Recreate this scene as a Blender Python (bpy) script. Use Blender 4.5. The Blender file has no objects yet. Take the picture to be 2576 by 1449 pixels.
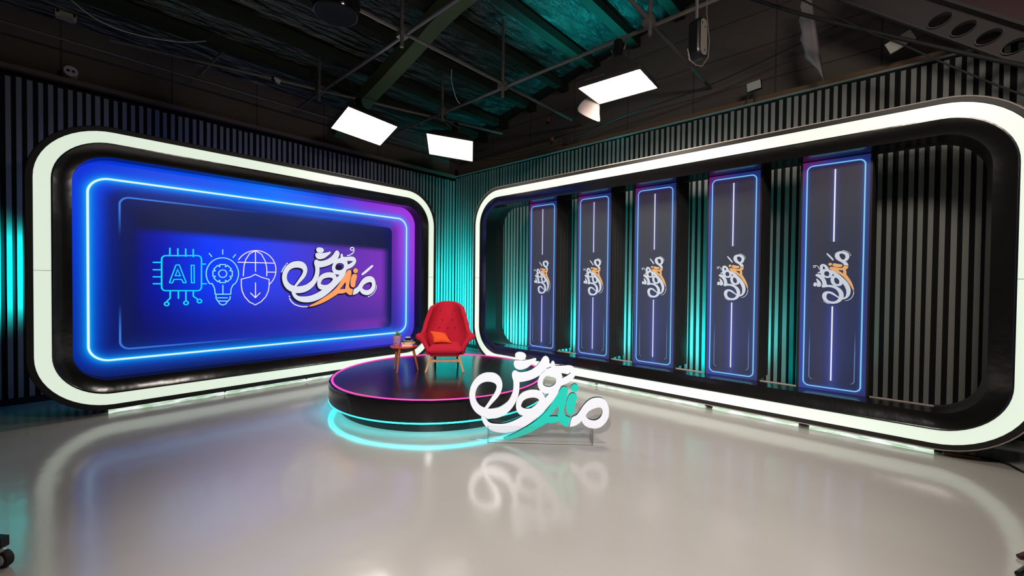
import bpy, bmesh, math, random
from mathutils import Vector, Matrix, Euler

random.seed(7)
SC = bpy.context.scene
COL = SC.collection

# ---------------------------------------------------------------- camera, world, exposure
cam_data = bpy.data.cameras.new('camera')
cam_data.sensor_width = 36.0
cam_data.lens = 36.0 * 1052.7 / 2576.0
cam_data.clip_start = 0.05
cam_data.clip_end = 100.0
cam = bpy.data.objects.new('camera', cam_data)
COL.objects.link(cam)
_F = Vector((-0.6710, 0.7412, -0.0157)).normalized()
_R = Vector((0.7412, 0.6712, 0.0104)).normalized()
_U = _R.cross(_F).normalized()
_R = _F.cross(_U).normalized()
cam.matrix_world = Matrix(((_R.x, _U.x, -_F.x, 0), (_R.y, _U.y, -_F.y, 0), (_R.z, _U.z, -_F.z, 1.7), (0, 0, 0, 1)))
SC.camera = cam

world = bpy.data.worlds.new('studio_world')
SC.world = world
world.use_nodes = True
world.node_tree.nodes['Background'].inputs[0].default_value = (0.9, 0.95, 1.0, 1)
world.node_tree.nodes['Background'].inputs[1].default_value = 0.012

SC.view_settings.view_transform = 'Standard'
SC.view_settings.look = 'None'
SC.view_settings.exposure = 0.0
SC.view_settings.gamma = 1.0
SC.view_settings.use_curve_mapping = False
SC.cycles.max_bounces = 8
SC.cycles.sample_clamp_indirect = 4.0
SC.cycles.use_denoising = True

# strengths of the lamps, kept together
SOFT_ONE, SOFT_TWO, SOFT_THREE = 34.0, 2.0, 48.0
SOFT_FILL = 36.0
TEAL = (0.0, 0.80, 0.82)

def lamp(name, kind, loc, power, color, size=0.1, aim=None, spot=None, blend=0.6):
    d = bpy.data.lights.new(name, kind)
    d.energy = power
    d.color = color
    if kind == 'AREA':
        d.shape = 'DISK'; d.size = size
    else:
        d.shadow_soft_size = size
    if kind == 'SPOT':
        d.spot_size = math.radians(spot or 90); d.spot_blend = blend
    o = bpy.data.objects.new(name, d)
    COL.objects.link(o)
    o.location = loc
    if aim is not None:
        o.rotation_euler = (Vector(aim) - Vector(loc)).to_track_quat('-Z', 'Y').to_euler()
    return o

# teal uplights standing on the floor behind the set pieces
lamp('teal_uplight', 'SPOT', (-7.75, 5.2, 0.9), 900, TEAL, 0.15, (-8.45, 7.2, 1.25), 100, 0.9)
lamp('teal_uplight', 'SPOT', (-7.0, 6.35, 0.7), 420, TEAL, 0.15, (-8.2, 7.2, 1.25), 100, 0.9)
lamp('teal_uplight', 'SPOT', (-8.0, 0.30, 1.75), 420, TEAL, 0.10, (-8.57, -0.32, 1.75), 88, 0.9)
for _x, _p in ((-6.1, 230), (-5.0, 230), (-3.9, 230), (-2.8, 230), (-1.7, 290), (-0.6, 28)):
    lamp('teal_uplight', 'SPOT', (_x, 6.66, 0.25), _p, TEAL, 0.12, (_x - 0.30, 7.2, 0.95), 118, 0.9)
lamp('teal_uplight', 'SPOT', (-4.0, 6.85, 3.1), 900, TEAL, 0.15, (-3.6, 5.9, 6.3), 62, 0.9)
# hard studio spotlight over the right of the camera, aimed at the sign and the stage
lamp('key_spotlight_beam', 'SPOT', (1.75, -3.75, 4.70), 3100, (1.0, 0.95, 0.91), 0.12, (-2.7, 3.2, 0.2), 46, 0.8)

# ---------------------------------------------------------------- materials
def lin(c):
    out = []
    for v in c[:3]:
        v = v / 255.0
        out.append(v / 12.92 if v <= 0.04045 else ((v + 0.055) / 1.055) ** 2.4)
    return tuple(out) + (1.0,)

MATS = {}
def mat(name, color, rough=0.5, metal=0.0, emit=None, strength=0.0, spec=0.5, trans=0.0, ior=1.45, alpha=1.0, coat=0.0):
    m = bpy.data.materials.new(name)
    m.use_nodes = True
    b = m.node_tree.nodes['Principled BSDF']
    b.inputs['Base Color'].default_value = tuple(color[:3]) + (1,)
    b.inputs['Roughness'].default_value = rough
    b.inputs['Metallic'].default_value = metal
    b.inputs['Specular IOR Level'].default_value = spec
    b.inputs['IOR'].default_value = ior
    b.inputs['Transmission Weight'].default_value = trans
    b.inputs['Alpha'].default_value = alpha
    b.inputs['Coat Weight'].default_value = coat
    if emit is not None:
        b.inputs['Emission Color'].default_value = tuple(emit[:3]) + (1,)
        b.inputs['Emission Strength'].default_value = strength
    MATS[name] = m
    return m

def N(m, kind, **kw):
    n = m.node_tree.nodes.new(kind)
    for k, v in kw.items():
        setattr(n, k, v)
    return n
def L(m, a, b):
    m.node_tree.links.new(a, b)
def BS(m):
    return m.node_tree.nodes['Principled BSDF']

def add_bump(m, scale, strength, dist=0.02, detail=4.0, stretch=(1, 1, 1), kind='noise'):
    tc = N(m, 'ShaderNodeTexCoord'); mp = N(m, 'ShaderNodeMapping'); mp.inputs['Scale'].default_value = stretch
    L(m, tc.outputs['Object'], mp.inputs['Vector'])
    if kind == 'noise':
        t = N(m, 'ShaderNodeTexNoise'); t.inputs['Scale'].default_value = scale; t.inputs['Detail'].default_value = detail
        out = t.outputs['Fac']
    else:
        t = N(m, 'ShaderNodeTexVoronoi'); t.inputs['Scale'].default_value = scale
        out = t.outputs['Distance']
    L(m, mp.outputs['Vector'], t.inputs['Vector'])
    bp = N(m, 'ShaderNodeBump'); bp.inputs['Strength'].default_value = strength; bp.inputs['Distance'].default_value = dist
    L(m, out, bp.inputs['Height']); L(m, bp.outputs['Normal'], BS(m).inputs['Normal'])
    return m

def add_mottle(m, c1, c2, scale, detail=5.0, stretch=(1, 1, 1)):
    tc = N(m, 'ShaderNodeTexCoord'); mp = N(m, 'ShaderNodeMapping'); mp.inputs['Scale'].default_value = stretch
    L(m, tc.outputs['Object'], mp.inputs['Vector'])
    t = N(m, 'ShaderNodeTexNoise'); t.inputs['Scale'].default_value = scale; t.inputs['Detail'].default_value = detail
    L(m, mp.outputs['Vector'], t.inputs['Vector'])
    r = N(m, 'ShaderNodeValToRGB')
    r.color_ramp.elements[0].position = 0.3; r.color_ramp.elements[1].position = 0.7
    r.color_ramp.elements[0].color = tuple(c1[:3]) + (1,); r.color_ramp.elements[1].color = tuple(c2[:3]) + (1,)
    L(m, t.outputs['Fac'], r.inputs['Fac']); L(m, r.outputs['Color'], BS(m).inputs['Base Color'])
    return m

class SH:
    """small helper for scalar / colour maths in a node tree"""
    def __init__(s, m): s.m = m
    def _in(s, v, sock):
        if isinstance(v, (int, float)): sock.default_value = v
        else: L(s.m, v, sock)
    def op(s, o, a, b=0.0, clamp=False):
        n = N(s.m, 'ShaderNodeMath', operation=o); n.use_clamp = clamp
        s._in(a, n.inputs[0]); s._in(b, n.inputs[1]); return n.outputs[0]
    def step(s, x, e0, e1):
        n = N(s.m, 'ShaderNodeMapRange'); n.interpolation_type = 'SMOOTHSTEP'; n.clamp = True
        s._in(x, n.inputs['Value'])
        n.inputs['From Min'].default_value = e0; n.inputs['From Max'].default_value = e1
        return n.outputs['Result']
    def rrect(s, x, y, cx, cy, hw, hh, r):
        qx = s.op('SUBTRACT', s.op('ABSOLUTE', s.op('SUBTRACT', x, cx)), hw - r)
        qy = s.op('SUBTRACT', s.op('ABSOLUTE', s.op('SUBTRACT', y, cy)), hh - r)
        mx = s.op('MAXIMUM', qx, 0.0); my = s.op('MAXIMUM', qy, 0.0)
        d = s.op('SQRT', s.op('ADD', s.op('MULTIPLY', mx, mx), s.op('MULTIPLY', my, my)))
        return s.op('SUBTRACT', s.op('ADD', d, s.op('MINIMUM', s.op('MAXIMUM', qx, qy), 0.0)), r)
    def fall(s, d, w):
        """exp(-|d| / w)"""
        return s.op('EXPONENT', s.op('MULTIPLY', s.op('ABSOLUTE', d), -1.0 / w))
    def ramp(s, x, lo, hi, stops):
        n = N(s.m, 'ShaderNodeMapRange'); n.clamp = True
        s._in(x, n.inputs['Value']); n.inputs['From Min'].default_value = lo; n.inputs['From Max'].default_value = hi
        r = N(s.m, 'ShaderNodeValToRGB'); e = r.color_ramp.elements
        while len(e) < len(stops): e.new(0.5)
        for k, (p, c) in enumerate(stops):
            e[k].position = (p - lo) / (hi - lo); e[k].color = lin(c)
        L(s.m, n.outputs['Result'], r.inputs['Fac']); return r.outputs['Color']
    def mix(s, f, a, b, mode='MIX'):
        n = N(s.m, 'ShaderNodeMix'); n.data_type = 'RGBA'; n.blend_type = mode; n.clamp_factor = True
        s._in(f, n.inputs['Factor'])
        for v, k in ((a, 6), (b, 7)):
            if isinstance(v, tuple): n.inputs[k].default_value = v
            else: L(s.m, v, n.inputs[k])
        return n.outputs[2]
    def uv(s, axes):
        tc = N(s.m, 'ShaderNodeTexCoord'); sp = N(s.m, 'ShaderNodeSeparateXYZ')
        L(s.m, tc.outputs['Object'], sp.inputs[0])
        return sp.outputs[axes[0]], sp.outputs[axes[1]]

# floor: glossy light grey resin
mat('floor_resin', (0.43, 0.405, 0.38), rough=0.145, ior=1.62)
def _floor():
    m = MATS['floor_resin']
    add_mottle(m, (0.41, 0.385, 0.36), (0.46, 0.435, 0.41), 0.6, 3)
    tc = N(m, 'ShaderNodeTexCoord')
    a = N(m, 'ShaderNodeTexNoise'); a.inputs['Scale'].default_value = 3.0; a.inputs['Detail'].default_value = 2
    b = N(m, 'ShaderNodeTexNoise'); b.inputs['Scale'].default_value = 60.0; b.inputs['Detail'].default_value = 1
    L(m, tc.outputs['Object'], a.inputs['Vector']); L(m, tc.outputs['Object'], b.inputs['Vector'])
    s = SH(m)
    h = s.op('ADD', s.op('MULTIPLY', a.outputs['Fac'], 1.0), s.op('MULTIPLY', b.outputs['Fac'], 0.05))
    bp = N(m, 'ShaderNodeBump'); bp.inputs['Strength'].default_value = 0.25; bp.inputs['Distance'].default_value = 0.01
    L(m, h, bp.inputs['Height']); L(m, bp.outputs['Normal'], BS(m).inputs['Normal'])
_floor()

mat('slat_grey', (0.26, 0.265, 0.245), rough=0.6)
mat('backing_black', (0.004, 0.004, 0.005), rough=0.9)
mat('wall_brown', (0.035, 0.029, 0.025), rough=0.85)
def _wall():
    m = MATS['wall_brown']
    tc = N(m, 'ShaderNodeTexCoord'); sp = N(m, 'ShaderNodeSeparateXYZ'); cb = N(m, 'ShaderNodeCombineXYZ')
    L(m, tc.outputs['Object'], sp.inputs[0])
    s = SH(m)
    L(m, s.op('ADD', sp.outputs[0], sp.outputs[1]), cb.inputs[0]); L(m, sp.outputs[2], cb.inputs[1])
    br = N(m, 'ShaderNodeTexBrick'); L(m, cb.outputs[0], br.inputs['Vector'])
    br.inputs['Scale'].default_value = 1.0; br.inputs['Brick Width'].default_value = 1.25; br.inputs['Row Height'].default_value = 0.55
    br.inputs['Mortar Size'].default_value = 0.012; br.offset = 0.0
    br.inputs['Color1'].default_value = (0.125, 0.100, 0.085, 1); br.inputs['Color2'].default_value = (0.145, 0.115, 0.097, 1)
    br.inputs['Mortar'].default_value = (0.075, 0.06, 0.052, 1)
    L(m, br.outputs['Color'], BS(m).inputs['Base Color'])
_wall()
mat('ledge_brown', (0.16, 0.10, 0.06), rough=0.8)
mat('foil', (0.15, 0.17, 0.17), rough=0.2, metal=0.9)
add_bump(MATS['foil'], 2.6, 1.0, 0.22, 10.0, (3.2, 0.8, 1.0))
mat('beam_green', (0.018, 0.021, 0.012), rough=0.7)
mat('beam_dark', (0.055, 0.046, 0.042), rough=0.6)
mat('brace_green', (0.085, 0.105, 0.05), rough=0.7)
mat('pipe_steel', (0.16, 0.145, 0.135), rough=0.5, metal=0.4)
mat('frame_black', (0.005, 0.005, 0.005), rough=0.13, spec=0.5)
add_bump(MATS['frame_black'], 3.0, 0.05, 0.02, 2.0)
mat('vinyl_black', (0.007, 0.006, 0.006), rough=0.18, spec=0.5, ior=1.75)
add_bump(MATS['vinyl_black'], 3.5, 0.16, 0.03, 3.0)
mat('rim_brown', (0.016, 0.013, 0.013), rough=0.5)
mat('edge_raw', (0.5, 0.42, 0.36), rough=0.6)
mat('light_panel', (0.45, 0.47, 0.44), rough=0.35, emit=(0.69, 0.80, 0.66), strength=0.95)
mat('led_skirt', (0.4, 0.45, 0.4), rough=0.3, emit=(0.60, 0.80, 0.62), strength=0.9)
def _skirt():
    m = MATS['led_skirt']; s = SH(m)
    tc = N(m, 'ShaderNodeTexCoord'); t = N(m, 'ShaderNodeTexNoise'); t.inputs['Scale'].default_value = 14.0; t.inputs['Detail'].default_value = 4
    mp = N(m, 'ShaderNodeMapping'); mp.inputs['Scale'].default_value = (0.5, 0.5, 3.0)
    L(m, tc.outputs['Object'], mp.inputs['Vector']); L(m, mp.outputs['Vector'], t.inputs['Vector'])
    r = N(m, 'ShaderNodeValToRGB'); e = r.color_ramp.elements
    e[0].position = 0.42; e[0].color = (0.42, 0.62, 0.42, 1); e[1].position = 0.6; e[1].color = (0.95, 1.05, 1.0, 1)
    L(m, t.outputs['Fac'], r.inputs['Fac']); L(m, r.outputs['Color'], BS(m).inputs['Emission Color'])
_skirt()
mat('plastic_black', (0.008, 0.008, 0.009), rough=0.35)
mat('rubber_black', (0.01, 0.01, 0.01), rough=0.7)
mat('drape_black', (0.009, 0.010, 0.010), rough=0.85)
mat('platform_black', (0.008, 0.008, 0.010), rough=0.20, spec=0.6)
mat('platform_side', (0.006, 0.005, 0.006), rough=0.12, spec=0.5)
mat('neon_magenta', (0.10, 0.01, 0.05), emit=(1.0, 0.035, 0.29), strength=2.2)
mat('neon_cyan', (0.1, 0.8, 0.8), emit=(0.006, 0.80, 0.86), strength=8.0)
mat('sign_white', (0.82, 0.85, 0.94), rough=0.22)
mat('sign_teal', (0.01, 0.60, 0.50), rough=0.25)
mat('sign_edge', (0.004, 0.004, 0.005), rough=0.2)
mat('acrylic', (0.97, 0.985, 0.985), rough=0.0, trans=1.0, ior=1.05, spec=0.5)
mat('acrylic_edge', (0.75, 0.78, 0.78), rough=0.2, trans=0.6, ior=1.2)
mat('wool_red', (0.50, 0.012, 0.034), rough=0.9, spec=0.25)
add_bump(MATS['wool_red'], 180, 0.25, 0.004)
mat('wool_red_dark', (0.33, 0.008, 0.014), rough=0.9, spec=0.2)
mat('cushion_orange', (0.80, 0.085, 0.018), rough=0.8, spec=0.2)
add_bump(MATS['cushion_orange'], 160, 0.2, 0.003)
mat('oak', (0.55, 0.27, 0.12), rough=0.45)
add_mottle(MATS['oak'], (0.48, 0.22, 0.09), (0.62, 0.32, 0.15), 9, 4, (6, 6, 0.8))
mat('cherry', (0.36, 0.10, 0.03), rough=0.4)
add_mottle(MATS['cherry'], (0.28, 0.07, 0.02), (0.44, 0.13, 0.045), 9, 4, (6, 6, 0.8))
mat('leg_dark', (0.04, 0.018, 0.012), rough=0.5)
mat('lacquer_orange', (0.72, 0.075, 0.02), rough=0.2, coat=0.4)
mat('pot_lilac', (0.42, 0.22, 0.42), rough=0.55)
mat('pot_line', (0.22, 0.10, 0.22), rough=0.6)
mat('leaf', (0.09, 0.20, 0.03), rough=0.5)
mat('soil', (0.03, 0.02, 0.012), rough=0.95)
mat('paper', (0.80, 0.66, 0.52), rough=0.8)
mat('cover_pink', (0.75, 0.42, 0.36), rough=0.6)
mat('cover_amber', (0.75, 0.36, 0.08), rough=0.5)
mat('cover_black', (0.01, 0.01, 0.012), rough=0.4)
mat('cup_black', (0.012, 0.013, 0.015), rough=0.4)
mat('rim_white', (0.82, 0.84, 0.82), rough=0.35)
mat('softbox_black', (0.03, 0.024, 0.021), rough=0.7)
mat('flap_white', (0.17, 0.135, 0.125), rough=0.85)
mat('flap_inside', (0.30, 0.22, 0.18), rough=0.85)
mat('pale_plastic', (0.55, 0.52, 0.48), rough=0.4)
mat('bracket_cream', (0.50, 0.43, 0.30), rough=0.6)
mat('steel_plate', (0.42, 0.37, 0.33), rough=0.35, metal=0.6)
mat('cable_white', (0.55, 0.55, 0.52), rough=0.5)
mat('cloth_grey', (0.30, 0.27, 0.28), rough=0.9)
mat('tag_orange', (0.45, 0.05, 0.03), rough=0.6)
mat('letter_grey', (0.30, 0.24, 0.21), rough=0.5)
mat('caster_grey', (0.5, 0.54, 0.54), rough=0.22, metal=0.5)
mat('maroon', (0.06, 0.018, 0.022), rough=0.5)
mat('stick_wood', (0.40, 0.16, 0.07), rough=0.6)

def soft_mat(name, strength, col=(1.0, 0.90, 0.80)):
    return mat(name, (0.8, 0.8, 0.8), emit=col, strength=strength)
soft_mat('diffuser_one', SOFT_ONE); soft_mat('diffuser_two', SOFT_TWO, (1.0, 0.86, 0.80)); soft_mat('diffuser_three', SOFT_THREE)
soft_mat('diffuser_fill', SOFT_FILL)

# left display artwork, in metres about its centre (u along Y, v along Z)
def _display():
    m = mat('display_artwork', (0.01, 0.01, 0.012), rough=0.35, spec=0.3)
    s = SH(m)
    u, v = s.uv((1, 2))
    d1 = s.rrect(u, v, -0.022, 0.0, 2.304, 1.155, 0.20)
    d2 = s.rrect(u, v, -0.046, -0.04, 1.99, 0.988, 0.10)
    top = s.ramp(u, -2.5, 2.5, [(-2.4, (0, 38, 210)), (-1.2, (5, 75, 235)), (-0.2, (15, 112, 252)), (0.7, (38, 72, 232)), (1.5, (140, 48, 212)), (2.4, (168, 55, 220))])
    bot = s.ramp(u, -2.5, 2.5, [(-2.4, (0, 20, 120)), (-1.0, (8, 45, 160)), (0.6, (40, 58, 205)), (1.6, (66, 55, 205)), (2.4, (70, 50, 195))])
    outer = s.mix(s.step(v, -1.2, 0.9), bot, top)
    outer = s.mix(s.op('MULTIPLY', s.step(v, -1.12, -1.36), s.step(u, 1.8, -1.0)), outer, lin((12, 22, 80)))
    # darker trough round the inner panel
    ins = s.step(d1, 0.02, -0.02)
    tr = s.op('MULTIPLY', s.op('MULTIPLY', ins, s.step(d2, 0.26, 0.06)), s.step(u, 2.9, 1.2))
    outer = s.mix(s.op('MULTIPLY', tr, 0.95), outer, lin((3, 13, 92)))
    # bright bands above and below the inner panel
    bb = s.op('MULTIPLY', s.fall(s.op('SUBTRACT', s.op('ABSOLUTE', s.op('ADD', v, 0.03)), 1.04), 0.035), s.op('MULTIPLY', s.step(u, 2.05, 1.9), s.step(u, -1.6, 0.6)))
    outer = s.mix(s.op('MULTIPLY', bb, 0.7), outer, lin((22, 84, 215)))
    # inner panel
    band = s.ramp(u, -2.0, 2.0, [(-2.0, (4, 14, 62)), (-0.8, (13, 30, 80)), (0.6, (16, 27, 78)), (2.0, (22, 23, 62))])
    mid = s.ramp(u, -2.0, 2.0, [(-1.95, (2, 10, 100)), (-1.6, (0, 20, 175)), (-1.1, (0, 56, 248)), (-0.3, (42, 64, 240)), (0.3, (66, 58, 212)), (0.8, (84, 52, 178)), (1.7, (122, 50, 186)), (1.95, (70, 42, 150))])
    low = s.ramp(u, -2.0, 2.0, [(-1.95, (2, 8, 85)), (-1.2, (8, 20, 140)), (0.0, (36, 36, 165)), (0.8, (66, 42, 150)), (1.8, (88, 44, 158))])
    inner = s.mix(s.step(v, -0.9, -0.1), low, mid)
    inner = s.mix(s.op('MULTIPLY', s.op('MULTIPLY', s.step(v, -0.78, -0.92), s.step(u, 0.6, 1.4)), 0.6), inner, lin((128, 44, 168)))
    # the band runs a little lower at the right end
    edge = s.op('ADD', v, s.op('MULTIPLY', u, 0.012))
    inner = s.mix(s.step(edge, 0.45, 0.58), inner, band)
    inner = s.mix(s.op('MULTIPLY', s.step(d2, -0.28, -0.04), s.step(s.op('ABSOLUTE', u), 1.6, 1.9)), inner, lin((6, 18, 84)))
    c = s.mix(s.step(d2, 0.008, -0.008), outer, inner)
    ln = s.op('MULTIPLY', s.step(s.op('ABSOLUTE', d2), 0.016, 0.004), s.op('MULTIPLY', s.step(u, -0.2, -1.9), s.step(s.op('ABSOLUTE', v), 0.4, 0.9)))
    c = s.mix(s.op('MULTIPLY', ln, 0.75), c, lin((70, 140, 245)))
    # neon line and its printed glow
    c = s.mix(s.op('MULTIPLY', s.fall(d1, 0.085), 0.75), c, lin((0, 90, 245)))
    c = s.mix(s.op('MULTIPLY', s.fall(d1, 0.026), 1.0), c, lin((0, 195, 255)))
    c = s.mix(s.step(s.op('ABSOLUTE', d1), 0.0150, 0.0085), c, lin((222, 246, 255)))
    L(m, c, BS(m).inputs['Emission Color']); BS(m).inputs['Emission Strength'].default_value = 1.0
_display()

# column artwork (u along X, v along Z)
def _columns():
    m = mat('column_artwork', (0.035, 0.04, 0.035), rough=0.4, spec=0.3)
    s = SH(m)
    u, v = s.uv((0, 2))
    d1 = s.rrect(u, v, 0.0, -0.005, 0.272, 1.335, 0.06)
    d2 = s.rrect(u, v, 0.0, -0.01, 0.215, 1.25, 0.04)
    out = s.mix(s.step(u, -0.25, 0.25), lin((34, 54, 150)), lin((32, 42, 108)))
    out = s.mix(s.op('MULTIPLY', s.step(v, 1.0, 1.32), s.step(u, 0.1, -0.3)), out, lin((104, 28, 112)))
    inn = s.ramp(v, -1.4, 1.4, [(-1.3, (16, 22, 62)), (-0.9, (22, 32, 84)), (-0.3, (28, 38, 80)), (0.3, (33, 40, 68)), (0.9, (42, 42, 62)), (1.3, (46, 32, 60))])
    inn = s.mix(s.op('MULTIPLY', s.op('MULTIPLY', s.fall(u, 0.06), s.step(v, 0.2, -0.9)), 0.6), inn, lin((52, 72, 170)))
    inn = s.mix(s.op('MULTIPLY', s.fall(s.op('ADD', u, 0.13), 0.05), 0.45), inn, lin((52, 44, 60)))
    c = s.mix(s.step(d1, 0.01, -0.01), out, inn)
    ln = s.op('MULTIPLY', s.op('MULTIPLY', s.step(s.op('ABSOLUTE', d2), 0.006, 0.002), s.step(s.op('ABSOLUTE', u), 0.17, 0.2)), s.step(v, -0.6, -1.0))
    c = s.mix(s.op('MULTIPLY', ln, 0.8), c, lin((110, 150, 215)))
    c = s.mix(s.op('MULTIPLY', s.fall(d1, 0.014), 0.75), c, lin((28, 88, 205)))
    c = s.mix(s.step(s.op('ABSOLUTE', d1), 0.0085, 0.0045), c, lin((140, 220, 255)))
    vl = s.op('MAXIMUM', s.op('MULTIPLY', s.step(v, 0.40, 0.405), s.step(v, 1.262, 1.257)), s.op('MULTIPLY', s.step(v, -1.252, -1.247), s.step(v, -0.362, -0.367)))
    c = s.mix(s.op('MULTIPLY', s.op('MULTIPLY', s.fall(u, 0.018), vl), 0.55), c, lin((84, 90, 205)))
    c = s.mix(s.op('MULTIPLY', s.step(s.op('ABSOLUTE', u), 0.0085, 0.0055), vl), c, lin((255, 255, 255)))
    L(m, c, BS(m).inputs['Emission Color']); BS(m).inputs['Emission Strength'].default_value = 0.82
_columns()
mat('print_white', (0.25, 0.25, 0.26), rough=0.4, emit=lin((218, 222, 236)), strength=0.95)
mat('print_orange', (0.2, 0.09, 0.03), rough=0.4, emit=lin((252, 158, 98)), strength=0.95)
mat('print_white_column', (0.2, 0.2, 0.2), rough=0.4, emit=lin((205, 215, 230)), strength=0.72)
mat('print_orange_column', (0.2, 0.12, 0.05), rough=0.4, emit=lin((232, 172, 112)), strength=0.75)
mat('print_shadow', (0.003, 0.003, 0.008), rough=0.5, emit=lin((14, 14, 52)), strength=0.9)
mat('print_cyan', (0.01, 0.1, 0.12), rough=0.4, emit=lin((0, 218, 255)), strength=0.95)
mat('print_pale_cyan', (0.1, 0.2, 0.2), rough=0.4, emit=lin((126, 238, 255)), strength=0.95)
mat('print_pink_white', (0.2, 0.2, 0.2), rough=0.4, emit=lin((246, 232, 252)), strength=0.95)

# ---------------------------------------------------------------- building helpers
def finish(bm, ang=35):
    bmesh.ops.recalc_face_normals(bm, faces=bm.faces[:])
    lim = math.radians(ang)
    for f in bm.faces: f.smooth = True
    for e in bm.edges:
        if len(e.link_faces) == 2:
            if e.calc_face_angle(0.0) > lim: e.smooth = False

def obj(name, bm, mats, parent=None, loc=None, ang=35, recalc=True):
    """link a bmesh as ONE mesh object; vertices are world coords unless the parent is given, then they are local to it"""
    if recalc: finish(bm, ang)
    me = bpy.data.meshes.new(name)
    bm.to_mesh(me); bm.free()
    if not isinstance(mats, (list, tuple)): mats = [mats]
    for k in mats: me.materials.append(MATS[k] if isinstance(k, str) else k)
    o = bpy.data.objects.new(name, me)
    COL.objects.link(o)
    if parent is not None: o.parent = parent
    if loc is not None: o.location = loc
    return o

def tag(o, label, cat, group=None):
    o['label'] = label; o['category'] = cat
    if group: o['group'] = group
    return o
def thing(name, label, cat, loc=(0, 0, 0), rot=(0, 0, 0), group=None):
    o = bpy.data.objects.new(name, None)
    o.empty_display_size = 0.1
    COL.objects.link(o)
    o.location = loc; o.rotation_euler = rot
    return tag(o, label, cat, group)
def struct(o):
    o['kind'] = 'structure'; return o
def copy_tree(o, parent=None):
    c = o.copy(); COL.objects.link(c)
    if parent is not None: c.parent = parent
    for ch in list(o.children): copy_tree(ch, c)
    return c

def box(bm, x0, x1, y0, y1, z0, z1, mi=0, M=None, bevel=0.0):
    v = [Vector((x, y, z)) for x in (x0, x1) for y in (y0, y1) for z in (z0, z1)]
    if M is not None: v = [M @ p for p in v]
    bv = [bm.verts.new(p) for p in v]
    fs = []
    for idx in ((0, 1, 3, 2), (4, 6, 7, 5), (0, 4, 5, 1), (2, 3, 7, 6), (0, 2, 6, 4), (1, 5, 7, 3)):
        f = bm.faces.new([bv[i] for i in idx]); f.material_index = mi; fs.append(f)
    if bevel > 0:
        es = set(e for f in fs for e in f.edges)
        r = bmesh.ops.bevel(bm, geom=list(es), offset=bevel, segments=2, profile=0.6, affect='EDGES')
        for f in r['faces']: f.material_index = mi
    return bv

def tube(bm, pts, rad, n=10, mi=0, cap=True):
    """a tube along a polyline; rad may be a list"""
    pts = [Vector(p) for p in pts]
    if not isinstance(rad, (list, tuple)): rad = [rad] * len(pts)
    rings = []; prev = None
    for i, p in enumerate(pts):
        t = (pts[min(i + 1, len(pts) - 1)] - pts[max(i - 1, 0)]).normalized()
        if prev is None:
            a = Vector((0, 0, 1)) if abs(t.z) < 0.9 else Vector((1, 0, 0))
            x = t.cross(a).normalized()
        else:
            x = (prev - t * prev.dot(t)).normalized()
        prev = x; y = t.cross(x)
        rings.append([bm.verts.new(p + (x * math.cos(k * 2 * math.pi / n) + y * math.sin(k * 2 * math.pi / n)) * rad[i]) for k in range(n)])
    for a, b in zip(rings, rings[1:]):
        for k in range(n):
            f = bm.faces.new((a[k], a[(k + 1) % n], b[(k + 1) % n], b[k])); f.material_index = mi
    if cap:
        f = bm.faces.new(rings[0][::-1]); f.material_index = mi
        f = bm.faces.new(rings[-1]); f.material_index = mi

def ring_tube(bm, c, R, r, n=96, k=8, mi=0):
    rings = []
    for i in range(n):
        a = 2 * math.pi * i / n
        d = Vector((math.cos(a), math.sin(a), 0))
        rings.append([bm.verts.new(Vector(c) + d * (R + r * math.cos(2 * math.pi * j / k)) + Vector((0, 0, r * math.sin(2 * math.pi * j / k)))) for j in range(k)])
    for i in range(n):
        a, b = rings[i], rings[(i + 1) % n]
        for j in range(k):
            f = bm.faces.new((a[j], b[j], b[(j + 1) % k], a[(j + 1) % k])); f.material_index = mi

def lathe(bm, prof, n=48, c=(0, 0, 0), mi=0):
    """prof: list of (radius, z); radius 0 closes"""
    rings = []
    for r, z in prof:
        if r < 1e-5: rings.append([bm.verts.new((c[0], c[1], c[2] + z))])
        else: rings.append([bm.verts.new((c[0] + r * math.cos(2 * math.pi * k / n), c[1] + r * math.sin(2 * math.pi * k / n), c[2] + z)) for k in range(n)])
    for a, b in zip(rings, rings[1:]):
        for k in range(n):
            if len(a) == 1 and len(b) == 1: continue
            if len(a) == 1: f = bm.faces.new((a[0], b[k], b[(k + 1) % n]))
            elif len(b) == 1: f = bm.faces.new((a[k], a[(k + 1) % n], b[0]))
            else: f = bm.faces.new((a[k], a[(k + 1) % n], b[(k + 1) % n], b[k]))
            f.material_index = mi

def rrect_loop(cx, cy, hw, hh, r, n=14):
    p = []
    for (sx, sy, a0) in ((1, 1, 0), (-1, 1, 90), (-1, -1, 180), (1, -1, 270)):
        for k in range(n + 1):
            a = math.radians(a0 + 90 * k / n)
            p.append((cx + sx * (hw - r) + r * math.cos(a), cy + sy * (hh - r) + r * math.sin(a)))
    return p

def loft(bm, loops, mi=0):
    """loops of 3D points with equal counts, closed round"""
    vs = [[bm.verts.new(p) for p in lp] for lp in loops]
    for a, b in zip(vs, vs[1:]):
        n = len(a)
        for k in range(n):
            f = bm.faces.new((a[k], a[(k + 1) % n], b[(k + 1) % n], b[k])); f.material_index = mi
    return vs

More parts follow.
